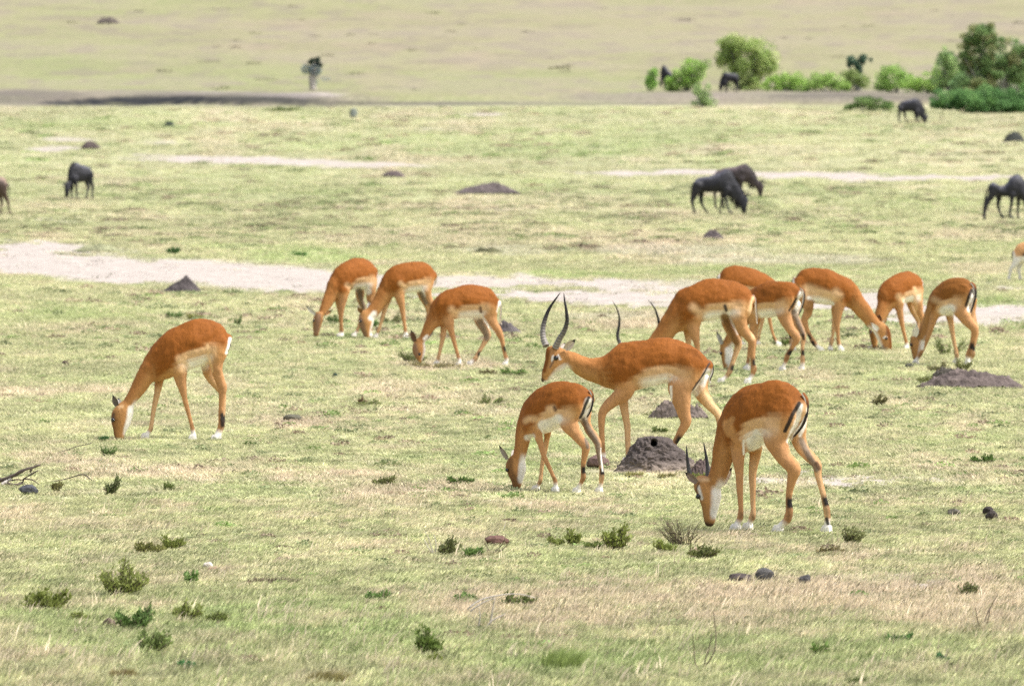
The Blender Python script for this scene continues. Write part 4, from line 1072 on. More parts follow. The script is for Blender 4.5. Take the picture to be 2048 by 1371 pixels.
def impala_rump_over():
    A = Animal(ZF, 874, 1, -8, 1150)
    spec = dict(torso=[(850, 150, 860, 240, .05), (890, 98, 905, 340, .10), (985, 62, 990, 380, .13), (1120, 68, 1110, 400, .145), (1240, 105, 1220, 412, .14), (1340, 152, 1300, 430, .13), (1405, 200, 1360, 435, .11), (1445, 255, 1400, 440, .08)],
                neck=[(1350, 180, 1320, 420, .10), (1430, 250, 1375, 470, .08), (1500, 370, 1430, 530, .064), (1555, 490, 1485, 610, .054), (1600, 600, 1535, 690, .049), (1640, 670, 1565, 730, .046)],
                head=[(1650, 680, 1560, 730, .045), (1672, 745, 1570, 790, .053), (1672, 810, 1600, 838, .042), (1662, 860, 1622, 872, .026)],
                legs=[('f', True, [(1360, 380, 130), (1352, 470, 80), (1360, 560, 52), (1372, 640, 40), (1392, 730, 32), (1412, 790, 30), (1432, 828, 34), (1442, 848, 30), (1454, 868, 40)]),
                      ('f', False, [(1330, 420, 80), (1305, 560, 48), (1285, 660, 38), (1265, 750, 30), (1252, 820, 34), (1248, 840, 30), (1247, 862, 42)]),
                      ('h', True, [(925, 260, 160), (930, 380, 110), (952, 490, 70), (962, 600, 54), (980, 680, 42), (990, 750, 34), (1000, 820, 38), (1005, 845, 32), (1010, 868, 42)]),
                      ('h', False, [(980, 360, 110), (1008, 490, 72), (1030, 590, 54), (1048, 680, 38), (1060, 750, 34), (1075, 820, 38), (1082, 845, 32), (1090, 866, 40)])])
    return build_animal("impala", "impala", "impala facing right whose rump and back rise behind the horned grazer", HERD, A, spec, impala_cols(), .98, .0105, eyes=[(1665, 760, .05, .014)],
        ears=[(1625, 680, 1560, 640, 36, .045, .09), (1650, 670, 1660, 610, 36, -.045, -.08)], marks=[([(848, 150), (842, 200)], 24, WHT, -9)],
        tail=dict(pts=[(855, 145, 22), (838, 180, 22), (838, 240, 20), (842, 280, 8)]))

def impala_right_facing():
    A = Animal(ZI, 846, 1, 6, 380)
    spec = dict(torso=[(130, 232, 140, 310, .05), (165, 182, 190, 380, .10), (240, 152, 262, 438, .13), (340, 145, 342, 450, .145), (432, 165, 422, 462, .145), (520, 205, 492, 472, .14), (590, 242, 560, 478, .115), (625, 285, 598, 485, .085)],
                neck=[(560, 225, 520, 470, .10), (640, 290, 590, 495, .085), (690, 375, 645, 550, .07), (745, 450, 695, 600, .06), (790, 525, 735, 645, .053), (830, 580, 762, 668, .05)],
                head=[(858, 598, 775, 675, .047), (918, 655, 800, 715, .055), (936, 735, 828, 775, .05), (940, 805, 862, 832, .038), (936, 862, 892, 870, .025)],
                legs=[('h', True, [(190, 300, 190), (205, 390, 150), (238, 470, 92), (232, 530, 72), (205, 585, 62), (222, 660, 45), (255, 730, 38), (284, 785, 46), (312, 818, 36), (340, 843, 44)]),
                      ('h', False, [(170, 390, 120), (142, 490, 80), (105, 590, 56), (95, 690, 38), (95, 760, 40), (98, 800, 46), (102, 820, 36), (106, 845, 46)]),
                      ('f', True, [(510, 380, 160), (500, 450, 115), (486, 525, 78), (480, 620, 50), (485, 700, 36), (490, 765, 32), (496, 805, 38), (502, 826, 34), (512, 850, 44)]),
                      ('f', False, [(470, 470, 80), (460, 570, 50), (450, 660, 36), (440, 735, 28), (430, 795, 34), (426, 820, 32), (418, 856, 44)])])
    marks = [([(240, 320), (330, 350), (440, 390)], 70, PALE * 1.1, 0), ([(240, 400), (320, 440), (440, 448)], 30, WHT, -9), ([(470, 350), (500, 380)], 60, PALE * 1.1, 0), ([(106, 240), (110, 320)], 24, WHT, -9), ([(905, 650), (900, 700)], 24, DKB, 0),
             ([(900, 640), (925, 730), (935, 820)], 30, RB * .6, -9), ([(885, 725), (870, 735)], 14, WHT, 0), ([(900, 866), (935, 866)], 18, WHT * .5, -9), ([(275, 770), (285, 800)], 30, BLK, -9), ([(260, 440), (250, 500)], 60, TAN * .6, -9)]
    return build_animal("impala", "impala", "impala grazing towards the right with a white-lined ear, full profile", HERD, A, spec, impala_cols(), .98, .010,
        eyes=[(893, 740, .053, .015), (893, 740, -.053, .015)], marks=marks,
        ears=[(826, 672, 764, 608, 40, .045, .08, WHT * .95, WHT * .6, WHT * .7), (848, 618, 812, 548, 42, -.045, -.075, TAN * .5)],
        tail=dict(pts=[(125, 225, 22), (108, 255, 24), (104, 320, 22), (110, 370, 8)]))

def impala_right_toward():
    A = Animal(ZI, 830, -1, 40, 1020)
    spec = dict(torso=[(1170, 240, 1165, 330, .05), (1140, 200, 1135, 400, .095), (1085, 178, 1088, 430, .12), (1020, 185, 1040, 440, .13), (962, 215, 985, 450, .13), (912, 245, 940, 462, .12), (878, 272, 905, 476, .10), (858, 305, 878, 478, .075)],
                neck=[(905, 260, 960, 460, .095), (855, 335, 935, 500, .078), (832, 420, 900, 545, .062), (815, 490, 872, 590, .053), (800, 550, 850, 625, .048)],
                head=[(765, 605, 838, 645, .045), (754, 675, 822, 712, .05), (766, 745, 815, 775, .04), (782, 828, 806, 834, .024)],
                legs=[('f', True, [(985, 360, 130), (995, 440, 90), (1006, 520, 62), (1020, 600, 46), (1036, 680, 35), (1054, 755, 32), (1063, 795, 36), (1064, 812, 32), (1062, 830, 44)]),
                      ('f', False, [(905, 460, 70), (882, 560, 46), (852, 640, 36), (822, 720, 28), (792, 785, 32), (782, 805, 30), (766, 830, 40)]),
                      ('h', True, [(1145, 330, 130), (1152, 430, 90), (1170, 520, 62), (1196, 590, 52), (1182, 670, 36), (1172, 750, 32), (1168, 790, 38), (1165, 806, 32), (1163, 826, 42)]),
                      ('h', False, [(1085, 400, 100), (1105, 480, 66), (1138, 545, 54), (1166, 605, 46), (1152, 680, 34), (1142, 755, 30), (1140, 795, 36), (1137, 808, 30), (1134, 824, 40)])])
    marks = [([(1000, 390), (1030, 410)], 50, PALE * 1.2, 0), ([(1050, 430), (1110, 400)], 36, WHT, -9), ([(1130, 320), (1140, 500)], 30, PALE * 1.2, 0), ([(1110, 470), (1150, 560), (1170, 600)], 24, PALE, -9)]
    return build_animal("impala", "impala", "impala turned partly towards the viewer between the right-facing one and the rightmost one", HERD, A, spec, impala_cols(), .93, .0105, eyes=[(760, 690, .045, .013)], marks=marks,
        ears=[(832, 605, 834, 538, 42, .03, .06, BLK * 2, DKB), (850, 612, 900, 568, 36, -.045, -.08, TAN * .9)],
        tail=dict(pts=[(1170, 235, 20), (1192, 265, 22), (1192, 320, 20), (1188, 350, 8)]))

def impala_rightmost():
    A = Animal(ZI, 962, -1, -32, 1430)
    spec = dict(torso=[(1612, 295, 1592, 405, .055), (1565, 248, 1545, 500, .095), (1500, 231, 1480, 530, .115), (1425, 245, 1412, 550, .12), (1355, 284, 1362, 560, .12), (1308, 322, 1325, 565, .11), (1280, 358, 1298, 570, .09), (1262, 398, 1280, 562, .07)],
                neck=[(1295, 345, 1345, 550, .08), (1250, 440, 1320, 585, .066), (1220, 530, 1298, 630, .056), (1192, 620, 1275, 700, .05), (1155, 700, 1240, 765, .046)],
                head=[(1098, 730, 1216, 785, .045), (1092, 790, 1206, 838, .05), (1106, 858, 1186, 882, .04), (1118, 918, 1168, 922, .027)],
                legs=[('f', True, [(1320, 430, 120), (1305, 520, 84), (1278, 620, 56), (1248, 720, 44), (1216, 800, 38), (1187, 865, 36), (1166, 905, 38), (1155, 925, 34), (1142, 953, 42)]),
                      ('f', False, [(1420, 500, 100), (1432, 600, 56), (1446, 690, 42), (1460, 775, 35), (1476, 845, 32), (1484, 900, 40), (1482, 925, 34), (1476, 958, 42)]),
                      ('h', True, [(1520, 370, 200), (1508, 470, 170), (1545, 555, 116), (1598, 628, 82), (1634, 668, 70), (1625, 740, 50), (1604, 820, 42), (1586, 880, 52), (1572, 915, 40), (1575, 935, 38), (1577, 962, 44)]),
                      ('h', False, [(1600, 420, 120), (1608, 520, 76), (1628, 620, 60), (1646, 695, 46), (1632, 775, 38), (1618, 835, 38), (1615, 880, 50), (1604, 915, 38), (1596, 930, 36), (1590, 952, 42)])], wide=.95)
    marks = [([(1628, 350), (1612, 420), (1590, 500)], 44, WHT, -.3), ([(1606, 342), (1582, 400), (1560, 470)], 24, BLK, 0, .25), ([(1200, 770), (1195, 830)], 26, WHT, -9), ([(1290, 420), (1330, 440)], 50, PALE * .8, 0),
             ([(1390, 510), (1430, 500)], 80, WHT * .9, -9), ([(1250, 480), (1200, 640), (1160, 740)], 50, TAN * .75, 0, .6)]
    return build_animal("impala", "impala", "rightmost impala of the right group, striped rump out and a white-haired ear upright", HERD, A, spec, impala_cols(RB * np.array([.9, 1.05, 1.3])), .95, .0095,
        eyes=[(1100, 800, .048, .016), (1100, 800, -.048, .016)], marks=marks,
        ears=[(1130, 728, 1150, 622, 54, .045, .08, WHT, WHT * .7, WHT * .8), (1165, 740, 1200, 690, 40, -.045, -.08)],
        tail=dict(pts=[(1605, 280, 30), (1632, 310, 36), (1636, 390, 38), (1618, 460, 34), (1600, 520, 26), (1592, 550, 8)]))

def gazelle_edge():
    A = Animal(ZN, 1262, 1, 14, 1000)
    spec = dict(torso=[(775, 955, 785, 1020, .04), (805, 900, 810, 1065, .08), (880, 860, 880, 1080, .10), (1000, 855, 1000, 1092, .11), (1110, 862, 1100, 1098, .105), (1180, 872, 1160, 1095, .09), (1225, 885, 1200, 1080, .065)],
                neck=[(1200, 875, 1160, 1060, .07), (1260, 940, 1210, 1070, .055), (1310, 1010, 1255, 1110, .042)],
                head=[(1345, 1060, 1270, 1120, .035), (1365, 1120, 1290, 1150, .04), (1370, 1190, 1325, 1205, .03), (1368, 1240, 1340, 1245, .018)],
                legs=[('h', True, [(830, 980, 120), (805, 1070, 76), (775, 1115, 56), (748, 1150, 42), (738, 1190, 34), (730, 1225, 32), (724, 1258, 40)]),
                      ('h', False, [(865, 1040, 80), (842, 1110, 50), (828, 1150, 42), (838, 1195, 32), (842, 1235, 30), (846, 1258, 38)]),
                      ('f', True, [(1160, 1040, 70), (1160, 1110, 44), (1158, 1170, 32), (1160, 1225, 30), (1164, 1260, 38)]),
                      ('f', False, [(1130, 1050, 60), (1120, 1120, 38), (1112, 1180, 30), (1108, 1225, 28), (1108, 1256, 36)])])
    marks = [([(775, 965), (785, 1040)], 18, WHT, -9), ([(758, 940), (762, 1040)], 14, BLK, -9)]
    return build_animal("gazelle", "gazelle", "pale-legged small gazelle cut off by the right edge of the picture", None, A, spec, gazelle_cols(), .66, .011, marks=marks, eyes=[(1352, 1120, .038, .01)],
        ears=[(1310, 1070, 1280, 1020, 30, .03, .06)], tail=dict(pts=[(778, 950, 14), (764, 975, 16), (762, 1030, 14), (768, 1050, 6)], kind='black'))

for f_ in (impala_front, impala_juvenile, impala_buck, impala_left, impala_buck_behind, impala_mid_striped, impala_rump_over, impala_right_facing,
           impala_right_toward, impala_rightmost, impala_far_facing, impala_far_middle, impala_far_right, gazelle_edge):
    f_()

# ------------------------------------------------------------------ wildebeest and the brown antelope
WB = "wildebeest grazing out on the plain"
BG = np.array([.036, .036, .046])
def beest(zoom, gr, face, yaw, refx, torso, neck, head, legs, label, name="wildebeest", cat="wildebeest", B=BG, group=WB, vox=.026, wide=1.5, mane=None, tail=None, beard=None, horns=None, headf=None, sz=1.45):
    A = Animal(zoom, gr, face, yaw, refx)
    spec = dict(torso=torso, neck=neck, legs=legs, wide=wide, rlmax=.09)
    if head: spec['head'] = head
    if headf: spec['headf'] = headf
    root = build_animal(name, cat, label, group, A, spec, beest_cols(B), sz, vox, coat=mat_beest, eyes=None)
    for o in root.children:
        if o.name.startswith("hoof"): o.data.materials[0] = mat_dark_hoof
    if tail: build_tail(A, root, dict(pts=tail, kind='black'))
    for h in horns or []: build_horn(A, root, (h, .035, 0.0, h and .12, False, np.array([.06, .055, .05])))
    for nm, pts in (("mane", mane), ("beard", beard)):
        if pts: hair_fringe(A, root, nm, pts)
    return root
mat_dark_hoof = mat_plain("hoof_dark", (.03, .028, .026), .5, 60)
mat_hair = mat_plain("mane_hair", (.022, .021, .022), .8, 30)
def hair_fringe(A, root, nm, pts):
    """a ragged fringe of long hair hanging from the line pts (zoomed x, y, hanging length)"""
    r = np.random.default_rng(len(root.name) + len(pts)); V = []; Fc = []
    for (a, b) in zip(pts[:-1], pts[1:]):
        for i in range(26):
            f = r.random(); x = a[0] + (b[0] - a[0]) * f; y = a[1] + (b[1] - a[1]) * f; ln = (a[2] + (b[2] - a[2]) * f) * r.uniform(.6, 1.2)
            v = r.normal(0, .035)
            p = A.loc(x, y, v); L = A.m(ln); k = len(V); w = .012
            q = p + np.array([r.normal(0, .2) * L, v * .8 + r.normal(0, .02), -L])
            V += [p + np.array([w, 0, 0]), p - np.array([w, 0, 0]), q, p + np.array([0, w, 0]), p - np.array([0, w, 0])]; Fc += [(k, k + 1, k + 2), (k + 3, k + 4, k + 2)]
    mesh_obj(nm, V, Fc, mat_hair, root, smooth_shade=False)

Z3 = (1340, 300, 8.533)
beest(Z3, 1088, 1, 4, 720,
      [(415, 525, 420, 620, .08), (450, 475, 465, 700, .17), (560, 442, 580, 702, .20), (700, 422, 700, 706, .23), (830, 380, 830, 708, .24), (940, 318, 930, 730, .22), (1015, 315, 1005, 775, .18), (1065, 370, 1045, 795, .13)],
      [(1010, 330, 990, 790, .16), (1090, 430, 1050, 815, .13), (1170, 560, 1105, 850, .11), (1240, 670, 1155, 890, .10)],
      [(1300, 745, 1180, 900, .09), (1340, 830, 1200, 940, .10), (1322, 920, 1205, 990, .09), (1308, 1000, 1225, 1030, .075), (1298, 1065, 1240, 1072, .06)],
      [('h', True, [(470, 580, 170), (440, 700, 120), (405, 800, 78), (380, 870, 60), (395, 960, 48), (408, 1030, 46), (420, 1085, 52)]),
       ('h', False, [(540, 620, 130), (535, 740, 96), (532, 850, 66), (560, 945, 48), (600, 1025, 42), (645, 1085, 50)]),
       ('f', True, [(975, 650, 130), (950, 780, 66), (968, 890, 50), (985, 970, 44), (1010, 1040, 42), (1055, 1085, 50)]),
       ('f', False, [(930, 680, 90), (895, 810, 54), (870, 910, 44), (850, 1000, 40), (850, 1080, 46)])],
      "dark wildebeest grazing with nose to the ground, nearer one of the overlapping pair", tail=[(408, 530, 20), (380, 620, 30), (370, 740, 40), (362, 860, 46), (368, 900, 14)],
      mane=[(960, 330, 60), (1080, 400, 70), (1200, 600, 70), (1290, 740, 60)], beard=[(1010, 790, 70), (1120, 860, 90), (1190, 910, 80)],
      horns=[[(1290, 760), (1330, 740), (1372, 755), (1375, 800)]])
beest(Z3, 1012, 1, 4, 1020,
      [(740, 430, 750, 530, .08), (790, 370, 800, 600, .17), (900, 320, 905, 625, .20), (1020, 300, 1020, 610, .23), (1130, 280, 1120, 585, .23), (1230, 245, 1200, 560, .21), (1310, 240, 1270, 560, .18), (1370, 290, 1320, 560, .13)],
      [(1310, 250, 1250, 560, .15), (1390, 310, 1320, 580, .12), (1440, 400, 1370, 610, .11), (1490, 480, 1410, 630, .10)],
      [(1545, 530, 1440, 640, .09), (1600, 600, 1470, 670, .09), (1598, 680, 1490, 715, .08), (1575, 745, 1505, 755, .07), (1565, 790, 1515, 793, .055)],
      [('h', True, [(830, 480, 150), (810, 600, 100), (775, 720, 66), (760, 800, 50), (770, 900, 44), (780, 1008, 48)]),
       ('h', False, [(880, 520, 110), (880, 650, 80), (880, 760, 56), (900, 860, 44), (915, 1005, 46)]),
       ('f', True, [(1220, 500, 110), (1210, 620, 60), (1215, 740, 50), (1222, 850, 44), (1230, 1008, 46)]),
       ('f', False, [(1180, 520, 80), (1150, 640, 50), (1135, 760, 44), (1130, 880, 40), (1130, 1005, 44)])],
      "brownish wildebeest behind the nearer one, its head lowered to the right", B=BG * np.array([1.6, 1.2, 1.0]), mane=[(1290, 250, 50), (1400, 320, 60), (1480, 460, 50)], beard=[(1330, 590, 60), (1430, 640, 70)],
      horns=[[(1545, 545), (1590, 530), (1620, 560), (1612, 600)]])
beest((1880, 320, 5.274), 640, 1, 0, 740,
      [(530, 262, 535, 330, .08), (562, 242, 572, 370, .17), (625, 280, 632, 388, .19), (690, 268, 700, 398, .22), (745, 190, 755, 398, .23), (810, 155, 808, 405, .21), (865, 190, 850, 430, .18), (905, 240, 885, 450, .13)],
      [(870, 200, 850, 430, .15), (935, 280, 885, 460, .12), (985, 360, 925, 500, .11)],
      [(1020, 410, 945, 520, .09), (1045, 480, 965, 545, .10), (1040, 545, 975, 580, .085), (1025, 610, 985, 618, .06)],
      [('h', True, [(575, 300, 110), (550, 370, 84), (515, 425, 60), (492, 470, 48), (480, 530, 34), (470, 580, 30), (466, 625, 36)]),
       ('h', False, [(615, 340, 86), (620, 420, 56), (612, 480, 40), (622, 540, 32), (642, 590, 28), (668, 640, 36)]),
       ('f', True, [(765, 360, 80), (758, 430, 46), (748, 500, 34), (735, 560, 30), (742, 595, 30), (762, 625, 34)]),
       ('f', False, [(830, 370, 70), (826, 440, 42), (822, 520, 32), (820, 580, 28), (826, 622, 34)])],
      "dark wildebeest cut off by the right edge, hump above a white track", mane=[(790, 160, 40), (900, 230, 50), (990, 370, 45)], beard=[(885, 455, 45), (935, 510, 50)],
      tail=[(522, 265, 14), (500, 330, 18), (475, 430, 26), (462, 540, 26), (458, 600, 8)])
beest((0, 80, 3.705), 1178, -1, 48, 600,
      [(672, 960, 672, 1010, .07), (655, 938, 655, 1048, .14), (625, 928, 628, 1050, .18), (598, 922, 602, 1052, .19), (570, 905, 575, 1056, .19), (548, 900, 552, 1065, .17), (535, 908, 540, 1070, .14), (524, 925, 528, 1072, .11)],
      [(540, 905, 552, 1065, .15), (520, 935, 538, 1078, .12), (506, 985, 528, 1090, .10)], None,
      [('h', True, [(675, 990, 45), (674, 1045, 32), (688, 1090, 24), (685, 1130, 17), (684, 1160, 16), (686, 1176, 20)]),
       ('h', False, [(640, 1030, 44), (648, 1068, 30), (656, 1095, 23), (645, 1132, 16), (643, 1160, 15), (643, 1174, 19)]),
       ('f', True, [(558, 1020, 40), (565, 1070, 24), (568, 1110, 18), (568, 1140, 15), (570, 1176, 20)]),
       ('f', False, [(530, 1050, 34), (532, 1100, 22), (530, 1140, 16), (532, 1160, 15), (534, 1176, 19)])],
      "dark wildebeest at the left grazing half turned to the viewer", headf=[(506, 1050, 44, .09), (500, 1085, 46, .11), (497, 1120, 38, .10), (496, 1150, 30, .07), (497, 1166, 26, .05)],
      mane=[(555, 898, 18), (520, 930, 26), (505, 980, 26)], beard=[(545, 1070, 26), (525, 1095, 26)], vox=.024,
      horns=[[(498, 1055), (478, 1062), (468, 1080), (474, 1095)], [(510, 1055), (530, 1062), (540, 1078), (534, 1095)]])
beest((0, 80, 3.705), 1298, -1, 12, -40,
      [(52, 1060, 40, 1110, .07), (35, 1025, 25, 1150, .14), (-5, 1008, -12, 1160, .17), (-60, 1000, -62, 1166, .18), (-115, 990, -112, 1172, .18), (-155, 985, -148, 1180, .16), (-185, 1000, -175, 1180, .12)],
      [(-165, 990, -150, 1170, .12), (-205, 1050, -178, 1190, .10), (-235, 1130, -205, 1220, .08)],
      [(-255, 1180, -215, 1235, .08), (-268, 1220, -228, 1250, .08), (-262, 1262, -240, 1270, .06)],
      [('h', True, [(15, 1080, 80), (25, 1130, 56), (45, 1170, 34), (62, 1205, 24), (62, 1240, 17), (70, 1270, 16), (90, 1298, 22)]),
       ('h', False, [(0, 1110, 60), (0, 1160, 36), (14, 1200, 24), (6, 1245, 16), (8, 1292, 20)]),
       ('f', True, [(-140, 1120, 50), (-138, 1180, 26), (-135, 1230, 18), (-136, 1265, 16), (-134, 1296, 20)]),
       ('f', False, [(-160, 1120, 44), (-165, 1180, 24), (-172, 1230, 17), (-176, 1265, 15), (-178, 1292, 19)])],
      "reddish-brown antelope with dark thigh, cut off by the left edge", name="topi", cat="antelope", B=np.array([.115, .078, .06]), group=None, wide=1.2, sz=1.25,
      tail=[(52, 1055, 8), (66, 1085, 10), (70, 1130, 10), (66, 1165, 5)])
beest((1620, 10, 4.727), 1116, 1, 4, 930,
      [(838, 940, 842, 985, .09), (858, 915, 865, 1000, .17), (900, 902, 905, 1006, .19), (948, 893, 950, 1008, .22), (988, 882, 985, 1014, .22), (1022, 885, 1010, 1030, .19), (1048, 905, 1030, 1045, .15)],
      [(1040, 895, 1020, 1040, .15), (1070, 950, 1040, 1062, .12), (1092, 1000, 1052, 1080, .10)],
      [(1112, 1030, 1060, 1082, .09), (1114, 1070, 1066, 1098, .09), (1098, 1108, 1070, 1116, .07)],
      [('h', True, [(852, 970, 50), (846, 1020, 30), (838, 1055, 22), (840, 1085, 17), (845, 1114, 20)]), ('h', False, [(885, 990, 40), (898, 1035, 24), (905, 1070, 16), (914, 1095, 15), (925, 1114, 19)]),
       ('f', True, [(1012, 1000, 40), (1016, 1050, 24), (1022, 1080, 17), (1025, 1112, 19)]), ('f', False, [(990, 1005, 32), (998, 1055, 20), (1000, 1085, 15), (1000, 1110, 18)])],
      "far wildebeest grazing below the dark green thicket at the right", vox=.032, mane=[(1010, 885, 20), (1070, 940, 24), (1105, 1020, 20)])
beest((1220, 10, 4.876), 846, -1, 6, 1160,
      [(1250, 692, 1250, 722, .07), (1238, 672, 1240, 748, .16), (1205, 668, 1205, 752, .19), (1165, 662, 1168, 752, .21), (1132, 656, 1138, 762, .21), (1108, 660, 1118, 775, .18), (1092, 680, 1104, 785, .14)],
      [(1105, 672, 1120, 780, .14), (1080, 710, 1108, 795, .12), (1066, 755, 1098, 812, .10)],
      [(1060, 780, 1102, 815, .09), (1060, 808, 1096, 825, .09), (1068, 832, 1090, 834, .06)],
      [('h', True, [(1238, 720, 46), (1246, 760, 26), (1252, 790, 18), (1248, 812, 15), (1248, 834, 19)]), ('h', False, [(1215, 735, 36), (1222, 775, 20), (1224, 805, 15), (1220, 832, 18)]),
       ('f', True, [(1125, 750, 36), (1124, 785, 22), (1124, 810, 16), (1124, 834, 19)]), ('f', False, [(1140, 750, 30), (1142, 785, 18), (1142, 810, 15), (1142, 832, 18)])],
      "far wildebeest with arched back beside the foot of the tall bush", vox=.032, B=BG * .8)
beest((1220, 10, 4.876), 822, -1, -25, 590,
      [(618, 700, 616, 722, .07), (606, 672, 604, 745, .15), (580, 640, 580, 748, .18), (552, 605, 556, 745, .19), (530, 583, 536, 742, .18), (515, 585, 520, 740, .15), (504, 600, 508, 735, .12)],
      [(512, 590, 520, 730, .12), (498, 640, 512, 740, .10), (492, 690, 508, 760, .08)],
      [(484, 735, 512, 768, .08), (484, 765, 508, 780, .08), (488, 795, 504, 798, .06)],
      [('h', True, [(600, 715, 40), (606, 750, 24), (610, 780, 16), (608, 820, 18)]), ('h', False, [(590, 720, 36), (594, 760, 20), (596, 790, 15), (594, 818, 17)]),
       ('f', True, [(530, 725, 36), (530, 765, 20), (530, 795, 15), (530, 820, 17)]), ('f', False, [(542, 725, 30), (544, 765, 18), (544, 795, 15), (544, 818, 17)])],
      "far wildebeest half hidden among the low bushes, back sloping right", vox=.032, B=BG * .8)
# ------------------------------------------------------------------ mounds, stones and clods
mat_mound = mat_vcol("termite_soil", "coat", rough=.95, nscale=22, lo=.72, hi=1.25, bstr=.9, bdist=.02)
mat_moundlow = mat_vcol("loose_soil", "coat", rough=.95, nscale=9, lo=.65, hi=1.3, bstr=.9, bdist=.04)
def termite_mound():
    p = ground_at(1302, 944)
    S = F / p.y
    n_a, n_h = 220, 90
    prof = [(0.0, 1.18), (.05, 1.05), (.14, .93), (.30, .80), (.50, .67), (.70, .54), (.85, .42), (.94, .30), (.985, .15), (1.0, 0.0)]
    hx = np.linspace(0, 1, n_h); H = 78 / S; R = 82 / S
    V = []; C = []
    for i in range(n_h):
        f = hx[i] ** .8
        r = np.interp(f, [a for a, b in prof], [b for a, b in prof]) * R
        for j in range(n_a):
            a = 2 * math.pi * j / n_a
            ca, sa = math.cos(a), math.sin(a)
            n = .5 * mnoise.fractal((ca * 1.3 + 5, sa * 1.3, f * 2.2), .8, 2.0, 3); n2 = .5 * mnoise.fractal((ca * r * 26, sa * r * 26, f * H * 26), .7, 2.1, 5)
            rr = r * (1 + .30 * n * (1 - f * .6)) + .040 * n2 * (1 - f * .5)
            skew = (.10 * (1 - f)) * max(0, ca)               # long slope on the right
            x = ca * (rr + skew); y = sa * rr * .9
            z = f * H * (1 + .10 * n2) - .03
            # the hole on the viewer's side near the top
            V.append([x + .012, y, z]); C.append(np.array([.084, .068, .062]) * (1 + .5 * n2))
    V = np.array(V); C = np.array(C)
    hole = np.array([(1307 - 1302) / S, 0, (944 - 887) / S - .0])
    dxy = np.hypot(V[:, 0] - hole[0], (V[:, 2] - hole[2])); m = (1 - smooth(.010, .027, dxy)) * (V[:, 1] < 0)
    V[:, 1] += m * .12; V[:, 2] -= m * .02
    C = C * (1 - .6 * m[:, None])  # shade inside the hole, painted into the soil colour
    pale = smooth(.10, .0, V[:, 2])[:, None]; C = C * (1 - pale * .5) + np.array([.36, .29, .23]) * pale * .5
    wx = p.x + V[:, 0]; wy = p.y + V[:, 1]; V[:, 2] += zground(wx, wy) - p.z
    idx = np.arange(n_a * n_h).reshape(n_h, n_a)
    Fc = np.stack([idx[:-1], np.roll(idx[:-1], -1, 1), np.roll(idx[1:], -1, 1), idx[1:]], -1).reshape(-1, 4)
    o = mesh_obj("termite_mound", V, Fc, mat_mound, None, p, colors=C)
    tag(o, "tall grey-brown termite mound with a round hole near its top", "termite mound")
def heap(px0, px1, top, bot, label, col=(.15, .125, .115), name="earth_mound", cat="mound", group=None, rough=.5, peak=None, depth=.5, sd=0, tops=1.0):
    """low crumbled heap spanning px0..px1, its crest at row top and its foot at row bot"""
    cx = (px0 + px1) / 2; p = ground_at(cx, bot); S = F / p.y
    W = (px1 - px0) / 2 / S; H = (bot - top) / S; D = W * depth
    p = p + Vector((0, D * .8, 0)); p.z = float(zground(p.x, p.y))
    nx, ny = 90, 46; pk = 0 if peak is None else (peak - cx) / ((px1 - px0) / 2)
    V = []; C = []
    for j in range(ny):
        for i in range(nx):
            u = -1.12 + 2.24 * i / (nx - 1); v = -1.12 + 2.24 * j / (ny - 1)
            uu = u
            r = math.sqrt(uu * uu + v * v)
            n = float(fbm(u * 2.2 + sd * 3, v * 2.2 + sd, 14, 4)) - .5; n2 = float(fbm(u * 9 + sd, v * 9, 15, 3)) - .5
            if peak is None: base = max(0, 1 - r * r) ** .8
            else:
                t = (u - pk) / ((1 - pk) if u > pk else (1 + pk)); base = max(0, 1 - math.sqrt(t * t + v * v)) ** .85
            h = H * base * tops * (1 + rough * 1.5 * n + rough * .9 * n2) + H * .10 * n2 * (base > 0.01) - .012 * max(0, r - .95) * 5
            x = u * W; y = v * D
            V.append((x, y, h - .004 + float(zground(p.x + x, p.y + y)) - p.z)); C.append(np.array(col) * .66 * (1 + .9 * n + .5 * n2))
    idx = np.arange(nx * ny).reshape(ny, nx)
    # keep only faces on the heap, with an irregular foot
    Fc = []
    for j in range(ny - 1):
        for i in range(nx - 1):
            u = -1.12 + 2.24 * i / (nx - 1); v = -1.12 + 2.24 * j / (ny - 1)
            if math.hypot(u, v) < .98 + .16 * (float(fbm(u * 3 + sd, v * 3, 19, 3)) - .5): Fc.append((idx[j, i], idx[j, i + 1], idx[j + 1, i + 1], idx[j + 1, i]))
    used = np.unique(np.array(Fc)); mp = -np.ones(nx * ny, int); mp[used] = np.arange(len(used))
    o = mesh_obj(name, np.array(V)[used], mp[np.array(Fc)], mat_mound if p.y < 60 else mat_moundlow, None, p, colors=np.clip(np.array(C)[used], .01, .9))
    tag(o, label, cat, group)
    return o
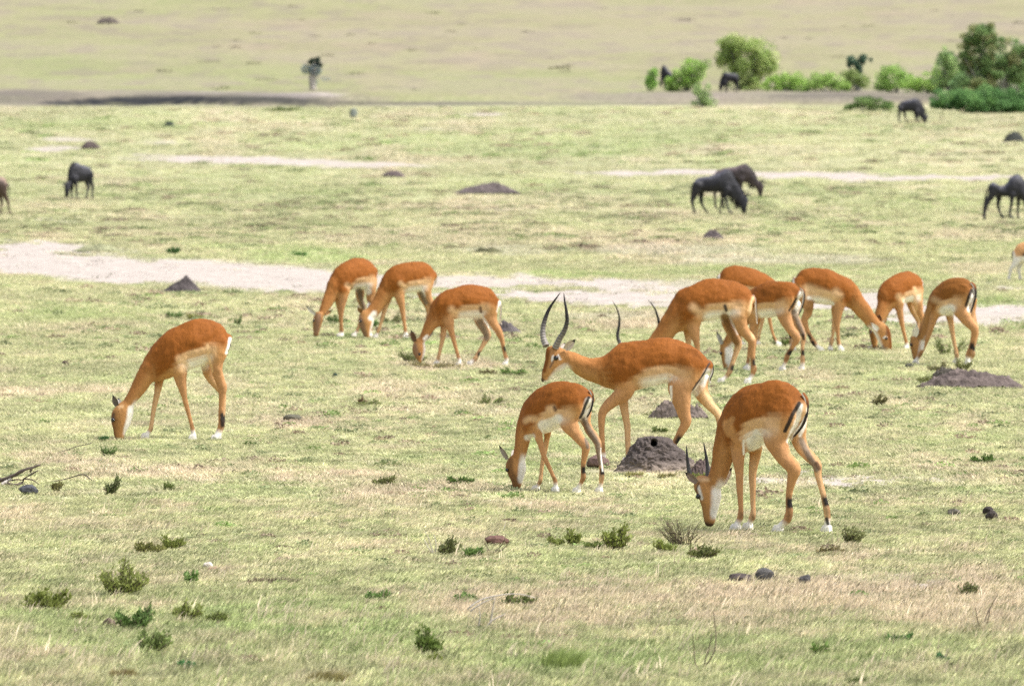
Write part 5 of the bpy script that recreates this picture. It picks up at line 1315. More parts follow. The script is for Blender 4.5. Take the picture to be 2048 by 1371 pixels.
def stone(px, row, w, h, label, col=(.05, .048, .05), name="stone", cat="stone", sd=0, sink=.15, group=None, flat=.8):
    p = ground_at(px, row); S = F / p.y
    bm = bmesh.new(); bmesh.ops.create_icosphere(bm, subdivisions=3, radius=1)
    V = np.array([v.co[:] for v in bm.verts]); Fc = [[v.index for v in f.verts] for f in bm.faces]; bm.free()
    r = np.random.default_rng(sd)
    for k in range(5):       # facets: flatten against random planes
        d = r.normal(size=3); d /= np.linalg.norm(d); lim = r.uniform(.55, .85); e = V @ d; V = V - np.maximum(0, e - lim)[:, None] * d * .85
    n = np.array([float(fbm(v[0] * 2 + sd, v[1] * 2 + v[2] * 1.7, 23, 4)) - .5 for v in V]); V = V * (1 + .5 * n)[:, None]
    V = V * np.array([w / 2 / S, w / 2 / S * flat, h / 2 / S * 1.25]); V[:, 2] += h / 2 / S * (1 - sink)
    o = mesh_obj(name, V, Fc, mat_stone(col), None, p, smooth_shade=False)
    tag(o, label, cat, group); return o
_sm = {}
def mat_stone(col):
    if col not in _sm: _sm[col] = mat_plain("stone_%d" % len(_sm), col, .85, 40, .7, 1.3, .8, .01)
    return _sm[col]

# ------------------------------------------------------------------ plants
_lm = {}
def leafmat(col, var=.35, tr=.25):
    k = (tuple(np.round(col, 3)), var)
    if k not in _lm: _lm[k] = mat_leaf("leaf_%d" % len(_lm), tuple(col), var, tr)
    return _lm[k]
mat_twig = mat_plain("twig_bark", (.10, .075, .055), .85, 60, .7, 1.3)
mat_wood = mat_plain("dead_wood", (.09, .07, .06), .85, 25, .6, 1.5, .8, .01)
mat_wood_pale = mat_plain("bleached_wood", (.42, .38, .34), .8, 25, .7, 1.2, .6, .01)
mat_trunk = mat_plain("grey_bark", (.24, .24, .22), .9, 6, .6, 1.35, .8, .05)
def tube_mesh(V, Fc, pts, rads, k=6):
    pts = np.array(pts, float); n = len(pts); T = norm(np.gradient(pts, axis=0)); up = np.tile([.31, .87, .2], (n, 1))
    L = norm(np.cross(T, up)); N = np.cross(L, T); b = len(V)
    for i in range(n):
        for j in range(k):
            a = 2 * math.pi * j / k; V.append(tuple(pts[i] + rads[i] * (math.cos(a) * L[i] + math.sin(a) * N[i])))
    for i in range(n - 1):
        for j in range(k): Fc.append((b + i * k + j, b + i * k + (j + 1) % k, b + (i + 1) * k + (j + 1) % k, b + (i + 1) * k + j))
    Fc.append(tuple(b + j for j in range(k))[::-1]); Fc.append(tuple(b + (n - 1) * k + j for j in range(k)))
def leafquad(V, Fc, p, d, L, w, r):
    d = d / (np.linalg.norm(d) + 1e-9); e = np.cross(d, r.normal(size=3)); e /= np.linalg.norm(e) + 1e-9
    k = len(V); V += [tuple(p), tuple(p + d * L * .45 + e * w), tuple(p + d * L), tuple(p + d * L * .45 - e * w)]; Fc.append((k, k + 1, k + 2, k + 3))
def herb(px, row, w, h, label, col=(.075, .105, .045), dens=1.0, upright=.5, leaf=.024, name="small_shrub", cat="shrub", sd=0, lean=.12, nst=None, group=None, stems_show=True, leafw=.19):
    """small woody plant: stems fanning up from one root, short leaves along them"""
    p = ground_at(px, row); S = F / p.y; W = w / S / 2; H = h / S
    r = np.random.default_rng(sd + int(px)); nst = nst or int(12 + 15 * dens * w / 50)
    col = np.array(col); col = col * (1.7 if col.max() < .13 else 1.0) * np.array([1.25, 1.28, .80])
    nl_ = int(np.clip(round(w / max(h, 1) * 1.3 + r.random() * 1.5), 3, 6)); lx = np.linspace(-.72, .72, nl_) + r.normal(0, .12, nl_); lh = r.uniform(.5, .95, nl_); lh[r.integers(0, nl_)] = 1.0; lw = r.uniform(.3, .6, nl_)
    V, Fc, LV, LF = [], [], [], []
    for i in range(nst):
        a = r.uniform(0, 2 * math.pi); q = r.random() ** .6
        j_ = r.integers(0, nl_); q = q * .9
        tipx = W * (lx[j_] + lw[j_] * q * math.cos(a)) + lean * H; tipy = W * q * math.sin(a) * .8; tz = H * lh[j_] * r.uniform(.5, 1.05) * (1 - .5 * q * q * (1 - upright) - .15 * q)
        bx = tipx * .42 * (1 - upright * .4) + r.normal(0, W * .08); by = tipy * .4 + r.normal(0, W * .08)
        n = 7; pts = []
        for s in range(n):
            t = s / (n - 1); pts.append((bx + (tipx - bx) * t ** 1.3 + r.normal(0, .003), by + (tipy - by) * t ** 1.3 + r.normal(0, .003), tz * t - .005))
        if stems_show: tube_mesh(V, Fc, pts, np.linspace(.003, .0012, n) * max(1, 30 / S * 2), 4)
        nl = int(15 * dens ** .7 * (H / .12) ** .5)
        for k in range(nl):
            t = r.uniform(.18, 1.02); j = min(int(t * (n - 1)), n - 2); f = t * (n - 1) - j
            pt = np.array(pts[j]) * (1 - f) + np.array(pts[j + 1]) * f + r.normal(0, .006, 3) * (H / .12)
            d = np.array([r.normal(0, .5) + .35, r.normal(0, .5), r.uniform(.3, 1.5)])
            LL = leaf * r.uniform(.6, 1.3); leafquad(LV, LF, pt, d, LL, LL * leafw, r)
    root = empty(name, p); tag(root, label, cat, group)
    if stems_show: mesh_obj("stems", V, Fc, mat_twig, root)
    mesh_obj("foliage", LV, LF, leafmat(col), root, smooth_shade=False)
    return root
def tuft(px, row, w, h, label, col=(.16, .24, .07), n=260, name="grass_tussock", cat="grass tussock", sd=0, lean=.45, bw=.005):
    p = ground_at(px, row); S = F / p.y; W = w / S / 2; H = h / S; r = np.random.default_rng(sd + int(px)); V = []; Fc = []
    for i in range(n):
        a = r.uniform(0, 6.28); q = math.sqrt(r.random()); b = np.array([W * .8 * q * math.cos(a), W * .7 * q * math.sin(a), 0.0]); hh = H * r.uniform(.45, 1.05) * (1 - .3 * q)
        d = np.array([lean * hh * r.uniform(.3, 1.5) + .15 * W * math.cos(a), r.normal(0, .25) * hh, 0]); e = np.array([bw * r.uniform(.6, 1.2) / 2, r.normal(0, .001), 0]); k = len(V)
        for t in (0, .5): V += [tuple(b + d * t * t + np.array([0, 0, hh * t]) - e * (1 - t * .4)), tuple(b + d * t * t + np.array([0, 0, hh * t]) + e * (1 - t * .4))]
        V.append(tuple(b + d + np.array([0, 0, hh * .94]))); Fc += [(k, k + 1, k + 3, k + 2), (k + 2, k + 3, k + 4)]
    o = mesh_obj(name, V, Fc, leafmat(col, .3, .35), None, p, smooth_shade=False); tag(o, label, cat); return o
def bush(px, row, lobes, label, col, leaf=.11, dens=1.0, name="bush", cat="bush", trunks=None, sd=0, group=None, base_w=.3, hollow=.35, trunkmat=None, limb_r=.05, cols2=None):
    """lobes: (px, row, rx, ry) outlines in the picture, given real depth; branches run to each lobe"""
    p = ground_at(px, row); S = F / p.y; r = np.random.default_rng(sd + int(px)); LV, LF, V, Fc = [], [], [], []; L2, F2 = [], []
    for li, lb in enumerate(lobes):
        c = np.array([(lb[0] - px) / S, 0.0, (row - lb[1]) / S]); rx, rz = lb[2] / S, lb[3] / S; ry = min(rx * 1.0, 1.6) * (.9 if rx < 2 else .6)
        c[1] = r.normal(0, ry * .25) if len(lobes) > 1 else 0
        n = int(dens * 2700 * (rx * rz) ** .85 + 80); n = min(n, 7000)
        # clumps inside the lobe
        nc = max(8, int(14 * (rx * rz) ** .5 * 2)); cc = r.normal(size=(nc, 3)); cc /= np.linalg.norm(cc, axis=1)[:, None]; cc *= (r.random(nc) ** .38 * r.uniform(.7, 1.12, nc))[:, None]
        cr = r.uniform(.20, .42, nc)
        pick = r.integers(0, nc, n)
        o = r.normal(size=(n, 3)); o /= np.linalg.norm(o, axis=1)[:, None]
        q = cc[pick] + o * (cr[pick] * r.random(n) ** .4)[:, None]
        for k in range(n):
            pt = c + q[k] * np.array([rx, ry, rz])
            if pt[2] < .02: pt[2] = abs(pt[2]) * .3 + .02
            d = o[k] + np.array([0, 0, .4]) + r.normal(0, .5, 3); LL = leaf * r.uniform(.6, 1.35)
            if cols2 is not None and (pick[k] % 3 == 0): leafquad(L2, F2, pt, d, LL, LL * .32, r)
            else: leafquad(LV, LF, pt, d, LL, LL * .32, r)
        # limbs
        for k in range(min(5, 2 + nc // 8)):
            tip = c + cc[k] * np.array([rx, ry, rz]) * .9; b = np.array([r.normal(0, base_w * .4), r.normal(0, base_w * .3), -.05]); mid = (b + tip) / 2 + np.array([r.normal(0, .12), r.normal(0, .1), -.08 * tip[2]])
            ts = np.linspace(0, 1, 6); pts = [b * (1 - t) ** 2 + 2 * mid * t * (1 - t) + tip * t * t for t in ts]
            rr = limb_r * (1 - .8 * ts) * min(1, .4 + .3 * tip[2]); tube_mesh(V, Fc, pts, rr, 5)
    for tr in trunks or []:
        pts = [np.array([(a - px) / S, 0.05 * i, (row - b_) / S]) for i, (a, b_, rr) in enumerate(tr)]; R_, tt_ = catmull([[*q_, t_[2] / S] for q_, t_ in zip(pts, tr)], 12); tube_mesh(V, Fc, R_[:, :3], R_[:, 3], 8)
    root = empty(name, p); tag(root, label, cat, group)
    mesh_obj("trunk" if cat == "tree" else "branches", V, Fc, trunkmat or mat_trunk, root)
    mesh_obj("crown" if cat == "tree" else "foliage", LV, LF, leafmat(np.clip(np.array(col) * np.array([2.1, 1.85, 1.5]), 0, .62), .5, .5), root, smooth_shade=False)
    if L2: mesh_obj("pale_foliage", L2, F2, leafmat(np.clip(np.array(cols2) * np.array([1.9, 1.7, 1.4]), 0, .62), .5, .5), root, smooth_shade=False)
    return root
# ------------------------------------------------------------------ placing the ground things
termite_mound()
heap(1372, 1432, 924, 958, "low dark spur of soil beside the termite mound, behind the short horns", (.15, .11, .10), sd=2, tops=1.0, depth=.8)
heap(318, 406, 552, 584, "pointed dark mound at the edge of the pale sandy track", (.095, .08, .08), peak=372, sd=3, rough=.3, depth=.8)
heap(1828, 2052, 738, 778, "wide low heap of grey soil in front of the rightmost impala", (.17, .135, .125), sd=4, rough=.9, depth=.35, tops=.8)
heap(1292, 1420, 806, 838, "flat patch of crumbled soil under the belly of the striding buck", (.20, .16, .14), sd=5, rough=.9, depth=.35)
heap(905, 1045, 362, 389, "low grey rise in mid-distance left of the wildebeest pair", (.17, .14, .14), sd=6, rough=.4, depth=.3, peak=985)
heap(760, 812, 343, 356, "small flat dark mound beyond the middle track", (.19, .15, .15), sd=7, rough=.4, depth=.3)
heap(1402, 1450, 461, 478, "small dark mound below the wildebeest pair", (.14, .115, .12), sd=8, rough=.5, depth=.4)
heap(160, 202, 284, 299, "small pointed mound above the left wildebeest", (.16, .125, .12), sd=9, rough=.4, depth=.4)
heap(142, 252, 491, 504, "grey-green hummock on the left end of the sandy track", (.36, .37, .22), sd=10, rough=.8, depth=.3)
heap(985, 1044, 640, 668, "grey soil mound behind the right impala of the distant trio", (.15, .13, .135), sd=11, peak=1005, rough=.4, depth=.5)
heap(192, 240, 35, 48, "tiny dark rise high on the far hillside at the left", (.20, .17, .15), sd=12, depth=.3)
heap(940, 1010, 494, 505, "dark grassy hummock straight above the distant trio", (.13, .13, .07), sd=13, depth=.3, rough=.9)
heap(2005, 2052, 268, 286, "dark low mound at the right edge below the far wildebeest", (.07, .075, .07), sd=14, depth=.4)
heap(326, 350, 243, 253, "tiny dark-green hump in the far grass left of centre", (.07, .09, .07), sd=15, depth=.5)
heap(1860, 1925, 738, 760, "dark crumbly crest on the wide soil heap", (.13, .115, .10), sd=16, depth=.3, rough=1.2)
stone(57, 992, 40, 20, "dark blue-grey rounded stone below the dead branch", (.060, .062, .070), sd=1, sink=.3)
stone(1482, 1166, 56, 20, "long low dark stone, left of the foreground pair", (.055, .042, .040), sd=2, sink=.3)
stone(1530, 1166, 42, 30, "angular dark stone with a pointed top beside the long one", (.075, .072, .070), sd=12, sink=.2)
stone(1608, 1169, 28, 20, "small dark stone right of the angular stone", (.06, .056, .058), sd=4)
stone(1976, 1033, 24, 17, "dark dung clod at the right, upper one of two touching", (.035, .028, .026), name="dung_clod", cat="dung", sd=5)
stone(1982, 1042, 26, 18, "dark dung clod at the right, lower one of two touching", (.042, .034, .03), name="dung_clod", cat="dung", sd=6)
stone(1908, 1033, 26, 14, "flat greyish clod left of the two dark dung clods", (.11, .10, .08), name="dung_clod", cat="dung", sd=7)
stone(992, 1090, 50, 20, "reddish-brown flat stone among dry twigs in the foreground", (.125, .068, .055), sd=8, sink=.25)
stone(1196, 938, 44, 26, "reddish crumbly clod left of the termite mound", (.14, .09, .078), name="earth_clod", cat="clod", sd=9)
stone(416, 1137, 20, 14, "small pale stone alone on the left foreground grass", (.62, .56, .50), sd=10)
stone(426, 1140, 24, 7, "reddish chip of earth at the foot of the pale stone", (.22, .12, .09), name="earth_clod", cat="clod", sd=11)
stone(131, 728, 14, 10, "dark pebble on open grass above the lone impala's head", (.06, .04, .035), sd=13, name="pebble", cat="pebble")
stone(585, 845, 36, 16, "dark tuft-like clod right of the lone impala", (.09, .085, .06), name="earth_clod", cat="clod", sd=14)
stone(218, 1250, 30, 18, "brown crumbly clod beside a dark foreground shrub", (.12, .085, .065), name="earth_clod", cat="clod", sd=15)
stone(670, 757, 12, 9, "tiny dark-green lump on the open grass in mid-picture", (.02, .04, .03), name="dung_clod", cat="dung", sd=16)
stone(1820, 735, 22, 9, "flat dark clod below the nose of the rightmost impala", (.06, .06, .045), name="dung_clod", cat="dung", sd=17)
stone(1664, 1352, 14, 12, "small grey pebble low at the right foreground", (.14, .13, .13), sd=18, name="pebble", cat="pebble")
stone(707, 236, 16, 19, "squat grey-green stump in the far grass below the gully", (.16, .18, .16), name="tree_stump", cat="stump", sd=19, sink=.05)

# dead branch at the left edge
def dead_branch():
    p = ground_at(30, 972); S = F / p.y
    root = empty("dead_branch", p); tag(root, "grey forked dead branch lying in the grass at the left edge", "branch")
    P = lambda a, b, y=0: np.array([(a - 30) / S, y, (972 - b) / S])
    def limb(nm, pts, r0, r1, mat=mat_wood):
        V, Fc = [], []; R_, tt = catmull(np.array([P(*q) for q in pts]), 16); R_ = R_ + np.cumsum(rng.normal(0, .0012, R_.shape), 0)
        tube_mesh(V, Fc, R_, np.linspace(r0, r1, 16) * (1 + .15 * rng.normal(size=16)), 8); mesh_obj(nm, V, Fc, mat, root)
    limb("limb", [(-30, 962, .05), (0, 960, .03), (25, 950, 0), (50, 936, -.02), (70, 930), (84, 926)], .016, .007)
    limb("limb", [(3, 968, -.02), (12, 962, 0), (20, 955)], .012, .011, mat_wood_pale)
    limb("branch", [(-20, 952, .1), (0, 957, .06), (12, 962)], .014, .008)
    limb("branch", [(15, 966, -.04), (32, 968, -.03), (45, 962), (48, 955), (60, 948), (78, 938)], .010, .004)
    limb("twig", [(60, 936), (62, 944), (66, 938)], .006, .003)
    limb("twig", [(48, 957), (62, 958), (72, 963), (80, 969)], .006, .002)
    limb("twig", [(16, 960), (30, 958), (48, 960)], .007, .003)
    limb("twig", [(28, 970, -.05), (38, 964), (50, 962)], .006, .003)
    p2 = ground_at(150, 966); S2 = F / p2.y
    r2 = empty("fallen_twig", p2); tag(r2, "thin bent brown twig lying right of the dead branch", "twig")
    V, Fc = [], []; pts = [np.array([(a - 150) / S2, y, (966 - b) / S2]) for a, b, y in [(90, 966, 0), (120, 962, .02), (140, 957, .03), (167, 950, 0), (180, 959, 0), (193, 968, 0)]]
    R_, tt = catmull(np.array(pts), 18); tube_mesh(V, Fc, R_, np.linspace(.003, .0045, 18), 6); mesh_obj("stem", V, Fc, mat_wood, r2)
    p3 = ground_at(150, 910); S3 = F / p3.y
    r3 = empty("fallen_twig", p3); tag(r3, "very thin long twig pointing up to the lone impala's muzzle", "twig")
    V, Fc = [], []; pts = [np.array([(a - 150) / S3, 0, (912 - b) / S3]) for a, b in [(105, 912), (130, 905), (155, 896), (175, 892), (184, 889)]]
    tube_mesh(V, Fc, pts, [.003] * 5, 5); mesh_obj("stem", V, Fc, mat_wood, r3)
dead_branch()
# bare curved stems standing in the foreground
def bare_twigs(px, row, stems, label, mat=mat_twig, rr=.0035, name="dry_twigs", cat="twigs"):
    p = ground_at(px, row); S = F / p.y; root = empty(name, p); tag(root, label, cat)
    for st in stems:
        V, Fc = [], []; R_, tt = catmull(np.array([[(a - px) / S, .02 * math.sin(i + a), max(-.01, (row - b) / S)] for i, (a, b) in enumerate(st)]), 14)
        tube_mesh(V, Fc, R_, np.linspace(rr, rr * .45, 14), 5); mesh_obj("stem", V, Fc, mat, root)
bare_twigs(1402, 1338, [[(1402, 1340), (1412, 1325), (1428, 1300), (1432, 1270), (1430, 1245), (1426, 1218)], [(1400, 1338), (1390, 1320), (1388, 1290), (1385, 1262)], [(1405, 1336), (1412, 1310), (1420, 1285), (1423, 1262)]],
           "bare curved brown twigs standing in the centre-right foreground")
bare_twigs(990, 1112, [[(985, 1112), (1000, 1098), (1008, 1085), (1012, 1072)], [(985, 1112), (975, 1100), (968, 1088)], [(990, 1112), (1010, 1098), (1020, 1085)]], "thin grey twigs in front of the reddish-brown stone")
bare_twigs(868, 1112, [[(868, 1112), (862, 1095), (856, 1075), (850, 1065)], [(868, 1112), (858, 1098), (848, 1080)], [(870, 1112), (872, 1090), (868, 1070)]], "pale dry twigs beside a thin foreground shrub", mat_wood_pale, .003)
bare_twigs(1965, 1260, [[(1965, 1262), (1972, 1235), (1985, 1210), (1995, 1190)], [(1962, 1262), (1955, 1240), (1950, 1215)], [(1967, 1262), (1975, 1245), (1980, 1220)]], "sparse dark twigs in the dry patch at the lower right")
bare_twigs(970, 1260, [[(935, 1218), (960, 1200), (1000, 1190), (1040, 1188), (1070, 1195)], [(940, 1222), (965, 1205), (990, 1195)], [(955, 1260), (960, 1235), (958, 1215)], [(980, 1250), (985, 1220), (990, 1196)], [(965, 1262), (985, 1240), (1010, 1228)], [(1035, 1292), (1040, 1275), (1045, 1265)]],
           "bleached arching grass stalks at the bottom centre", mat_wood_pale, .0045, "dead_stalks", "dry stalks")
bare_twigs(1000, 1062, [[(1003, 1070), (1008, 1055), (1012, 1040)]], "single pale upright stem above the reddish-brown stone", mat_wood_pale, .002)

G1, G2, G3, G4 = (.165, .19, .075), (.20, .225, .105), (.24, .25, .14), (.13, .20, .095)
SH = "small dark shrubs in the foreground grass"
herb(85, 1214, 98, 46, "dense rounded dark shrub nearest the lower-left corner", G1, 2.2, .2, sd=1, lean=.25, group=SH)
herb(238, 1188, 92, 84, "tallest left foreground shrub, loose fan of leafy stems", G2, 1.6, .7, sd=2, group=SH)
herb(283, 1104, 54, 26, "low dark creeping shrub, left half of a ragged pair", (.09, .09, .045), 1.6, .2, sd=3, lean=.6, group=SH)
herb(330, 1096, 50, 30, "low dark creeping shrub with raised sprigs, right half of a ragged pair", G1, 1.6, .3, sd=4, lean=.6, group=SH)
herb(262, 1258, 76, 54, "two-pronged dark green shrub above the brown clod", (.055, .088, .038), 2.0, .4, sd=5, group=SH)
herb(358, 1238, 52, 50, "upright forked shrub between two darker ones", G2, 1.6, .6, sd=6, lean=.35, group=SH)
herb(430, 1243, 40, 28, "small rounded shrub right of the forked one", (.09, .105, .05), 1.8, .3, sd=7, group=SH)
herb(298, 1306, 72, 52, "grey-green shrub with a pale dead stem, lowest at the left", (.095, .12, .065), 1.6, .6, sd=8, lean=.3, group=SH)
herb(379, 1166, 26, 30, "small triangular dark sprig below the pale stone", G4, 1.5, .6, sd=9, group=SH)
herb(155, 1238, 36, 24, "pair of tiny dark sprigs under the fan-shaped shrub", G2, 1.4, .5, sd=10, group=SH)
herb(850, 1312, 42, 66, "tall dark green bush-like sprig at bottom centre-left", (.06, .085, .03), 2.0, .8, sd=11, lean=.1, group=SH)
herb(745, 1197, 56, 24, "low dark green double sprig left of the bleached stalks", G4, 1.4, .4, sd=12, lean=.5, group=SH)
herb(940, 1117, 36, 22, "small dark creeping sprig left of the reddish stone", G4, 1.8, .3, sd=13, lean=.5, group=SH)
herb(892, 1112, 42, 50, "thin grey-green shrub beside pale dry twigs", (.12, .13, .08), 1.2, .8, sd=14, group=SH)
herb(1110, 1092, 32, 22, "small round shrub left of the taller sprigs below the young impala", G2, 1.7, .3, sd=15, group=SH)
herb(1150, 1092, 28, 42, "slim upright dark sprig between two low shrubs", G1, 1.5, .8, sd=16, lean=-.1, group=SH)
herb(1186, 1100, 36, 20, "flat rounded olive shrub beside the slim sprig", (.09, .11, .055), 1.8, .2, sd=17, group=SH)
herb(1230, 1102, 60, 54, "V-shaped dark green shrub left of the front male's muzzle", G1, 1.7, .8, sd=18, lean=.0, group=SH)
herb(1328, 1108, 46, 28, "dark sprig at the left foot of the grey dry shrub", G1, 1.5, .4, sd=19, group=SH)
herb(1366, 1092, 96, 62, "grey dry shrub spreading below the front male's muzzle", (.22, .21, .17), 1.3, .6, sd=20, lean=-.2, leaf=.012, name="dry_shrub", group=SH)
herb(1400, 1120, 60, 30, "olive low shrub in front of the grey dry shrub", (.12, .13, .07), 1.4, .3, sd=21, group=SH)
herb(1700, 1088, 46, 42, "brownish upright shrub right of the front male's hind hoof", (.10, .105, .07), 1.4, .7, sd=22, group=SH)
herb(1660, 1108, 60, 18, "low dry creeping shrub under the front male's hind hooves", (.15, .125, .09), 1.2, .2, sd=23, group=SH)
herb(1930, 1195, 50, 34, "wispy olive sprig at the lower right edge of the dry patch", (.13, .14, .09), .9, .8, sd=24, group=SH)
herb(1882, 1325, 26, 20, "tiny dark blue-green sprig low at the right", (.04, .085, .055), 1.8, .4, sd=25, group=SH)
herb(1798, 1285, 46, 20, "small green sprig in the fresh grass at the lower right", (.07, .14, .06), 1.1, .4, sd=26, group=SH)
herb(1635, 1310, 30, 30, "olive sprig in the bottom-right grass left of the tiny ones", (.08, .12, .05), 1.3, .6, sd=27, group=SH)
herb(928, 1205, 40, 24, "dark sprig just left of the bleached stalks", G4, 1.4, .4, sd=28, group=SH)
herb(1030, 1215, 60, 30, "sparse olive sprig right of the bleached stalks", (.11, .13, .07), .9, .4, sd=29, group=SH)
herb(865, 1325, 30, 20, "low dark offshoot at the foot of the tall bush-like sprig", G1, 1.5, .3, sd=30, group=SH)
herb(370, 1338, 30, 16, "small blue-green sprig at the very bottom left of centre", (.04, .11, .06), 1.5, .3, sd=31, group=SH)
herb(825, 724, 62, 28, "dark weed clump at the nose of the trio's right impala", (.11, .13, .065), 2.0, .4, sd=32, lean=-.1, leaf=.02, group=SH)
herb(868, 738, 110, 22, "straggling grey-brown weed patch below the trio's right impala", (.22, .19, .13), 1.4, .2, sd=33, leaf=.02, group=SH)
herb(1022, 752, 64, 20, "flat dark green weed right of the trio", (.07, .11, .045), 2.0, .2, sd=34, leaf=.02, group=SH)
herb(975, 750, 50, 14, "flat brown weed behind the hooves right of the trio", (.13, .11, .08), 1.6, .2, sd=35, leaf=.02, group=SH)
herb(975, 812, 60, 26, "faint green weed on the open grass below the trio", (.13, .16, .075), 1.3, .3, sd=36, leaf=.018, group=SH)
herb(738, 814, 60, 16, "low green weed with a brown tip in mid-picture", (.12, .14, .06), 1.5, .2, sd=37, leaf=.018, group=SH)
herb(722, 812, 18, 18, "brown upright tip of a weed in mid-picture", (.13, .08, .065), 1.8, .6, sd=38, leaf=.018, group=SH)
herb(918, 972, 56, 24, "dark green weed left of the young impala's muzzle", (.08, .13, .05), 1.8, .3, sd=39, group=SH)
herb(760, 972, 60, 22, "grey-green weed on dry ground left of the young impala", (.13, .14, .08), 1.3, .3, sd=40, group=SH)
herb(1755, 812, 32, 28, "brownish upright weed right of the front male's rump", (.13, .12, .085), 1.5, .7, sd=41, group=SH)
herb(1893, 712, 60, 44, "loose olive weed between the rightmost impala's legs", (.13, .16, .08), 1.2, .7, sd=42, leaf=.022, group=SH)
herb(1560, 692, 40, 30, "green weed behind the striped-rump impala's hooves", (.13, .18, .075), 1.3, .5, sd=43, leaf=.022, group=SH)
herb(1965, 930, 46, 22, "dark green weed at the right, level with the termite mound", (.085, .14, .055), 1.6, .3, sd=44, group=SH)
herb(1318, 868, 30, 16, "small green sprig growing just behind the termite mound top", (.10, .13, .06), 1.6, .4, sd=45, group=SH)
herb(220, 992, 30, 38, "slender forked sprig right of the bent twig", (.11, .13, .085), 1.3, .8, sd=46, group=SH)
herb(334, 983, 22, 16, "tiny dark sprig below the lone impala", (.08, .10, .05), 1.5, .5, sd=47, group=SH)
herb(110, 985, 24, 22, "olive tuft-like sprig right of the blue-grey stone", (.14, .13, .075), 1.5, .7, sd=48, group=SH)
herb(215, 912, 36, 26, "faint green sprig below the lone impala's muzzle", (.12, .17, .09), 1.0, .6, sd=49, group=SH)
herb(205, 882, 18, 12, "small blue-green sprig at the lone impala's nose", (.07, .14, .08), 1.5, .4, sd=50, group=SH)
herb(345, 638, 36, 22, "dark green weed above the back of the lone impala", (.07, .11, .055), 1.8, .5, sd=51, leaf=.022, group=SH)
herb(384, 640, 34, 24, "reddish-tipped weed touching the back of the lone impala", (.12, .12, .06), 1.8, .5, sd=52, leaf=.022, group=SH)
herb(473, 650, 16, 20, "small dark weed right of the lone impala's rump", (.07, .10, .06), 1.8, .6, sd=53, leaf=.022, group=SH)
herb(345, 508, 26, 16, "dark green weed by the upper edge of the sandy track", (.035, .075, .035), 2.2, .4, sd=54, leaf=.035, group=SH)
herb(600, 512, 34, 14, "green weed above the sandy track near the trio", (.05, .11, .045), 2.0, .4, sd=55, leaf=.035, group=SH)
herb(740, 655, 24, 22, "green weed between the first two impalas of the trio", (.07, .12, .06), 1.8, .5, sd=56, leaf=.022, group=SH)
herb(782, 650, 46, 32, "grey-green weed behind the trio's middle impala", (.13, .14, .085), 1.5, .5, sd=57, leaf=.022, group=SH)
herb(668, 648, 40, 22, "green weed at the chest of the face-on impala", (.09, .14, .065), 1.6, .4, sd=58, leaf=.022, group=SH)
herb(560, 222, 60, 10, "flat dark green growth in the far grass below the gully", (.11, .15, .07), 2.0, .3, sd=59, leaf=.08, group=None)
tuft(1120, 1338, 96, 66, "bright green grass tussock at bottom centre", (.27, .34, .11), 420, sd=1)
tuft(650, 1366, 100, 40, "olive-brown grass tussock at the bottom left of centre", (.25, .22, .09), 380, sd=2)
tuft(240, 1362, 70, 34, "rusty olive tussock at the bottom left", (.27, .22, .09), 260, sd=3)
tuft(1710, 1372, 44, 26, "dark olive tussock cut by the bottom edge at the right", (.09, .12, .03), 240, sd=4)
tuft(700, 1250, 40, 18, "small brown tussock in the fresh grass left of centre", (.12, .12, .06), 160, sd=5)
tuft(545, 1165, 130, 16, "long flat brown tussock in the left-centre foreground", (.16, .13, .085), 320, sd=6)

# ------------------------------------------------------------------ far bushes and trees along the gully
BU = "bushes along the far gully"
YG, MG, DG, TG = (.165, .275, .09), (.125, .235, .075), (.06, .13, .06), (.045, .09, .075)
bush(1300, 183, [(1300, 160, 18, 21)], "small round bright green bush, leftmost by the gully", MG, sd=1, dens=1.4, group=BU)
bush(1375, 183, [(1345, 163, 16, 22), (1368, 148, 22, 26), (1395, 135, 24, 22), (1352, 176, 28, 10), (1385, 165, 22, 20)], "sprawling green bush beside a dark wildebeest back", (.15, .24, .10), sd=2, cols2=(.20, .34, .10), group=BU)
bush(1404, 213, [(1402, 190, 20, 24), (1410, 206, 32, 9)], "pale green bush standing in front of the gully bank", (.155, .23, .13), sd=3, dens=1.0, group=BU)
bush(1492, 180, [(1465, 92, 30, 22), (1500, 105, 42, 34), (1455, 115, 26, 26), (1528, 128, 28, 30), (1490, 145, 44, 30), (1500, 170, 32, 14)], "large loose-crowned bush, tallest of the middle clump", (.17, .25, .11), leaf=.14, sd=4, dens=1.1, cols2=(.26, .33, .18), group=BU)
bush(1560, 183, [(1545, 170, 22, 16), (1572, 162, 26, 22), (1598, 168, 22, 17), (1612, 175, 16, 11)], "low yellow-green bush right of the tall bush", YG, sd=5, group=BU)
bush(1645, 184, [(1632, 166, 24, 18), (1665, 165, 28, 19), (1618, 174, 20, 11), (1688, 172, 18, 13)], "low yellow-green bush left of the small dark tree", (.16, .26, .095), sd=6, group=BU)
bush(1716, 182, [(1705, 122, 16, 13), (1727, 120, 15, 12), (1714, 138, 14, 14)], "small dark flat-topped tree on a narrow stem", TG, name="small_tree", cat="tree", leaf=.10, sd=7, dens=1.7, trunks=[[(1718, 183, 5), (1722, 165, 4.5), (1716, 140, 4)]], limb_r=.07)
bush(1706, 183, [(1704, 158, 26, 16), (1725, 166, 24, 12), (1690, 168, 16, 12)], "grey-green bush at the foot of the small dark tree", (.12, .18, .075), sd=8, group=BU)
bush(1792, 185, [(1785, 155, 32, 26), (1810, 160, 24, 20), (1770, 172, 24, 12)], "bright mid-height bush between the two trees", (.145, .25, .085), sd=9, group=BU)
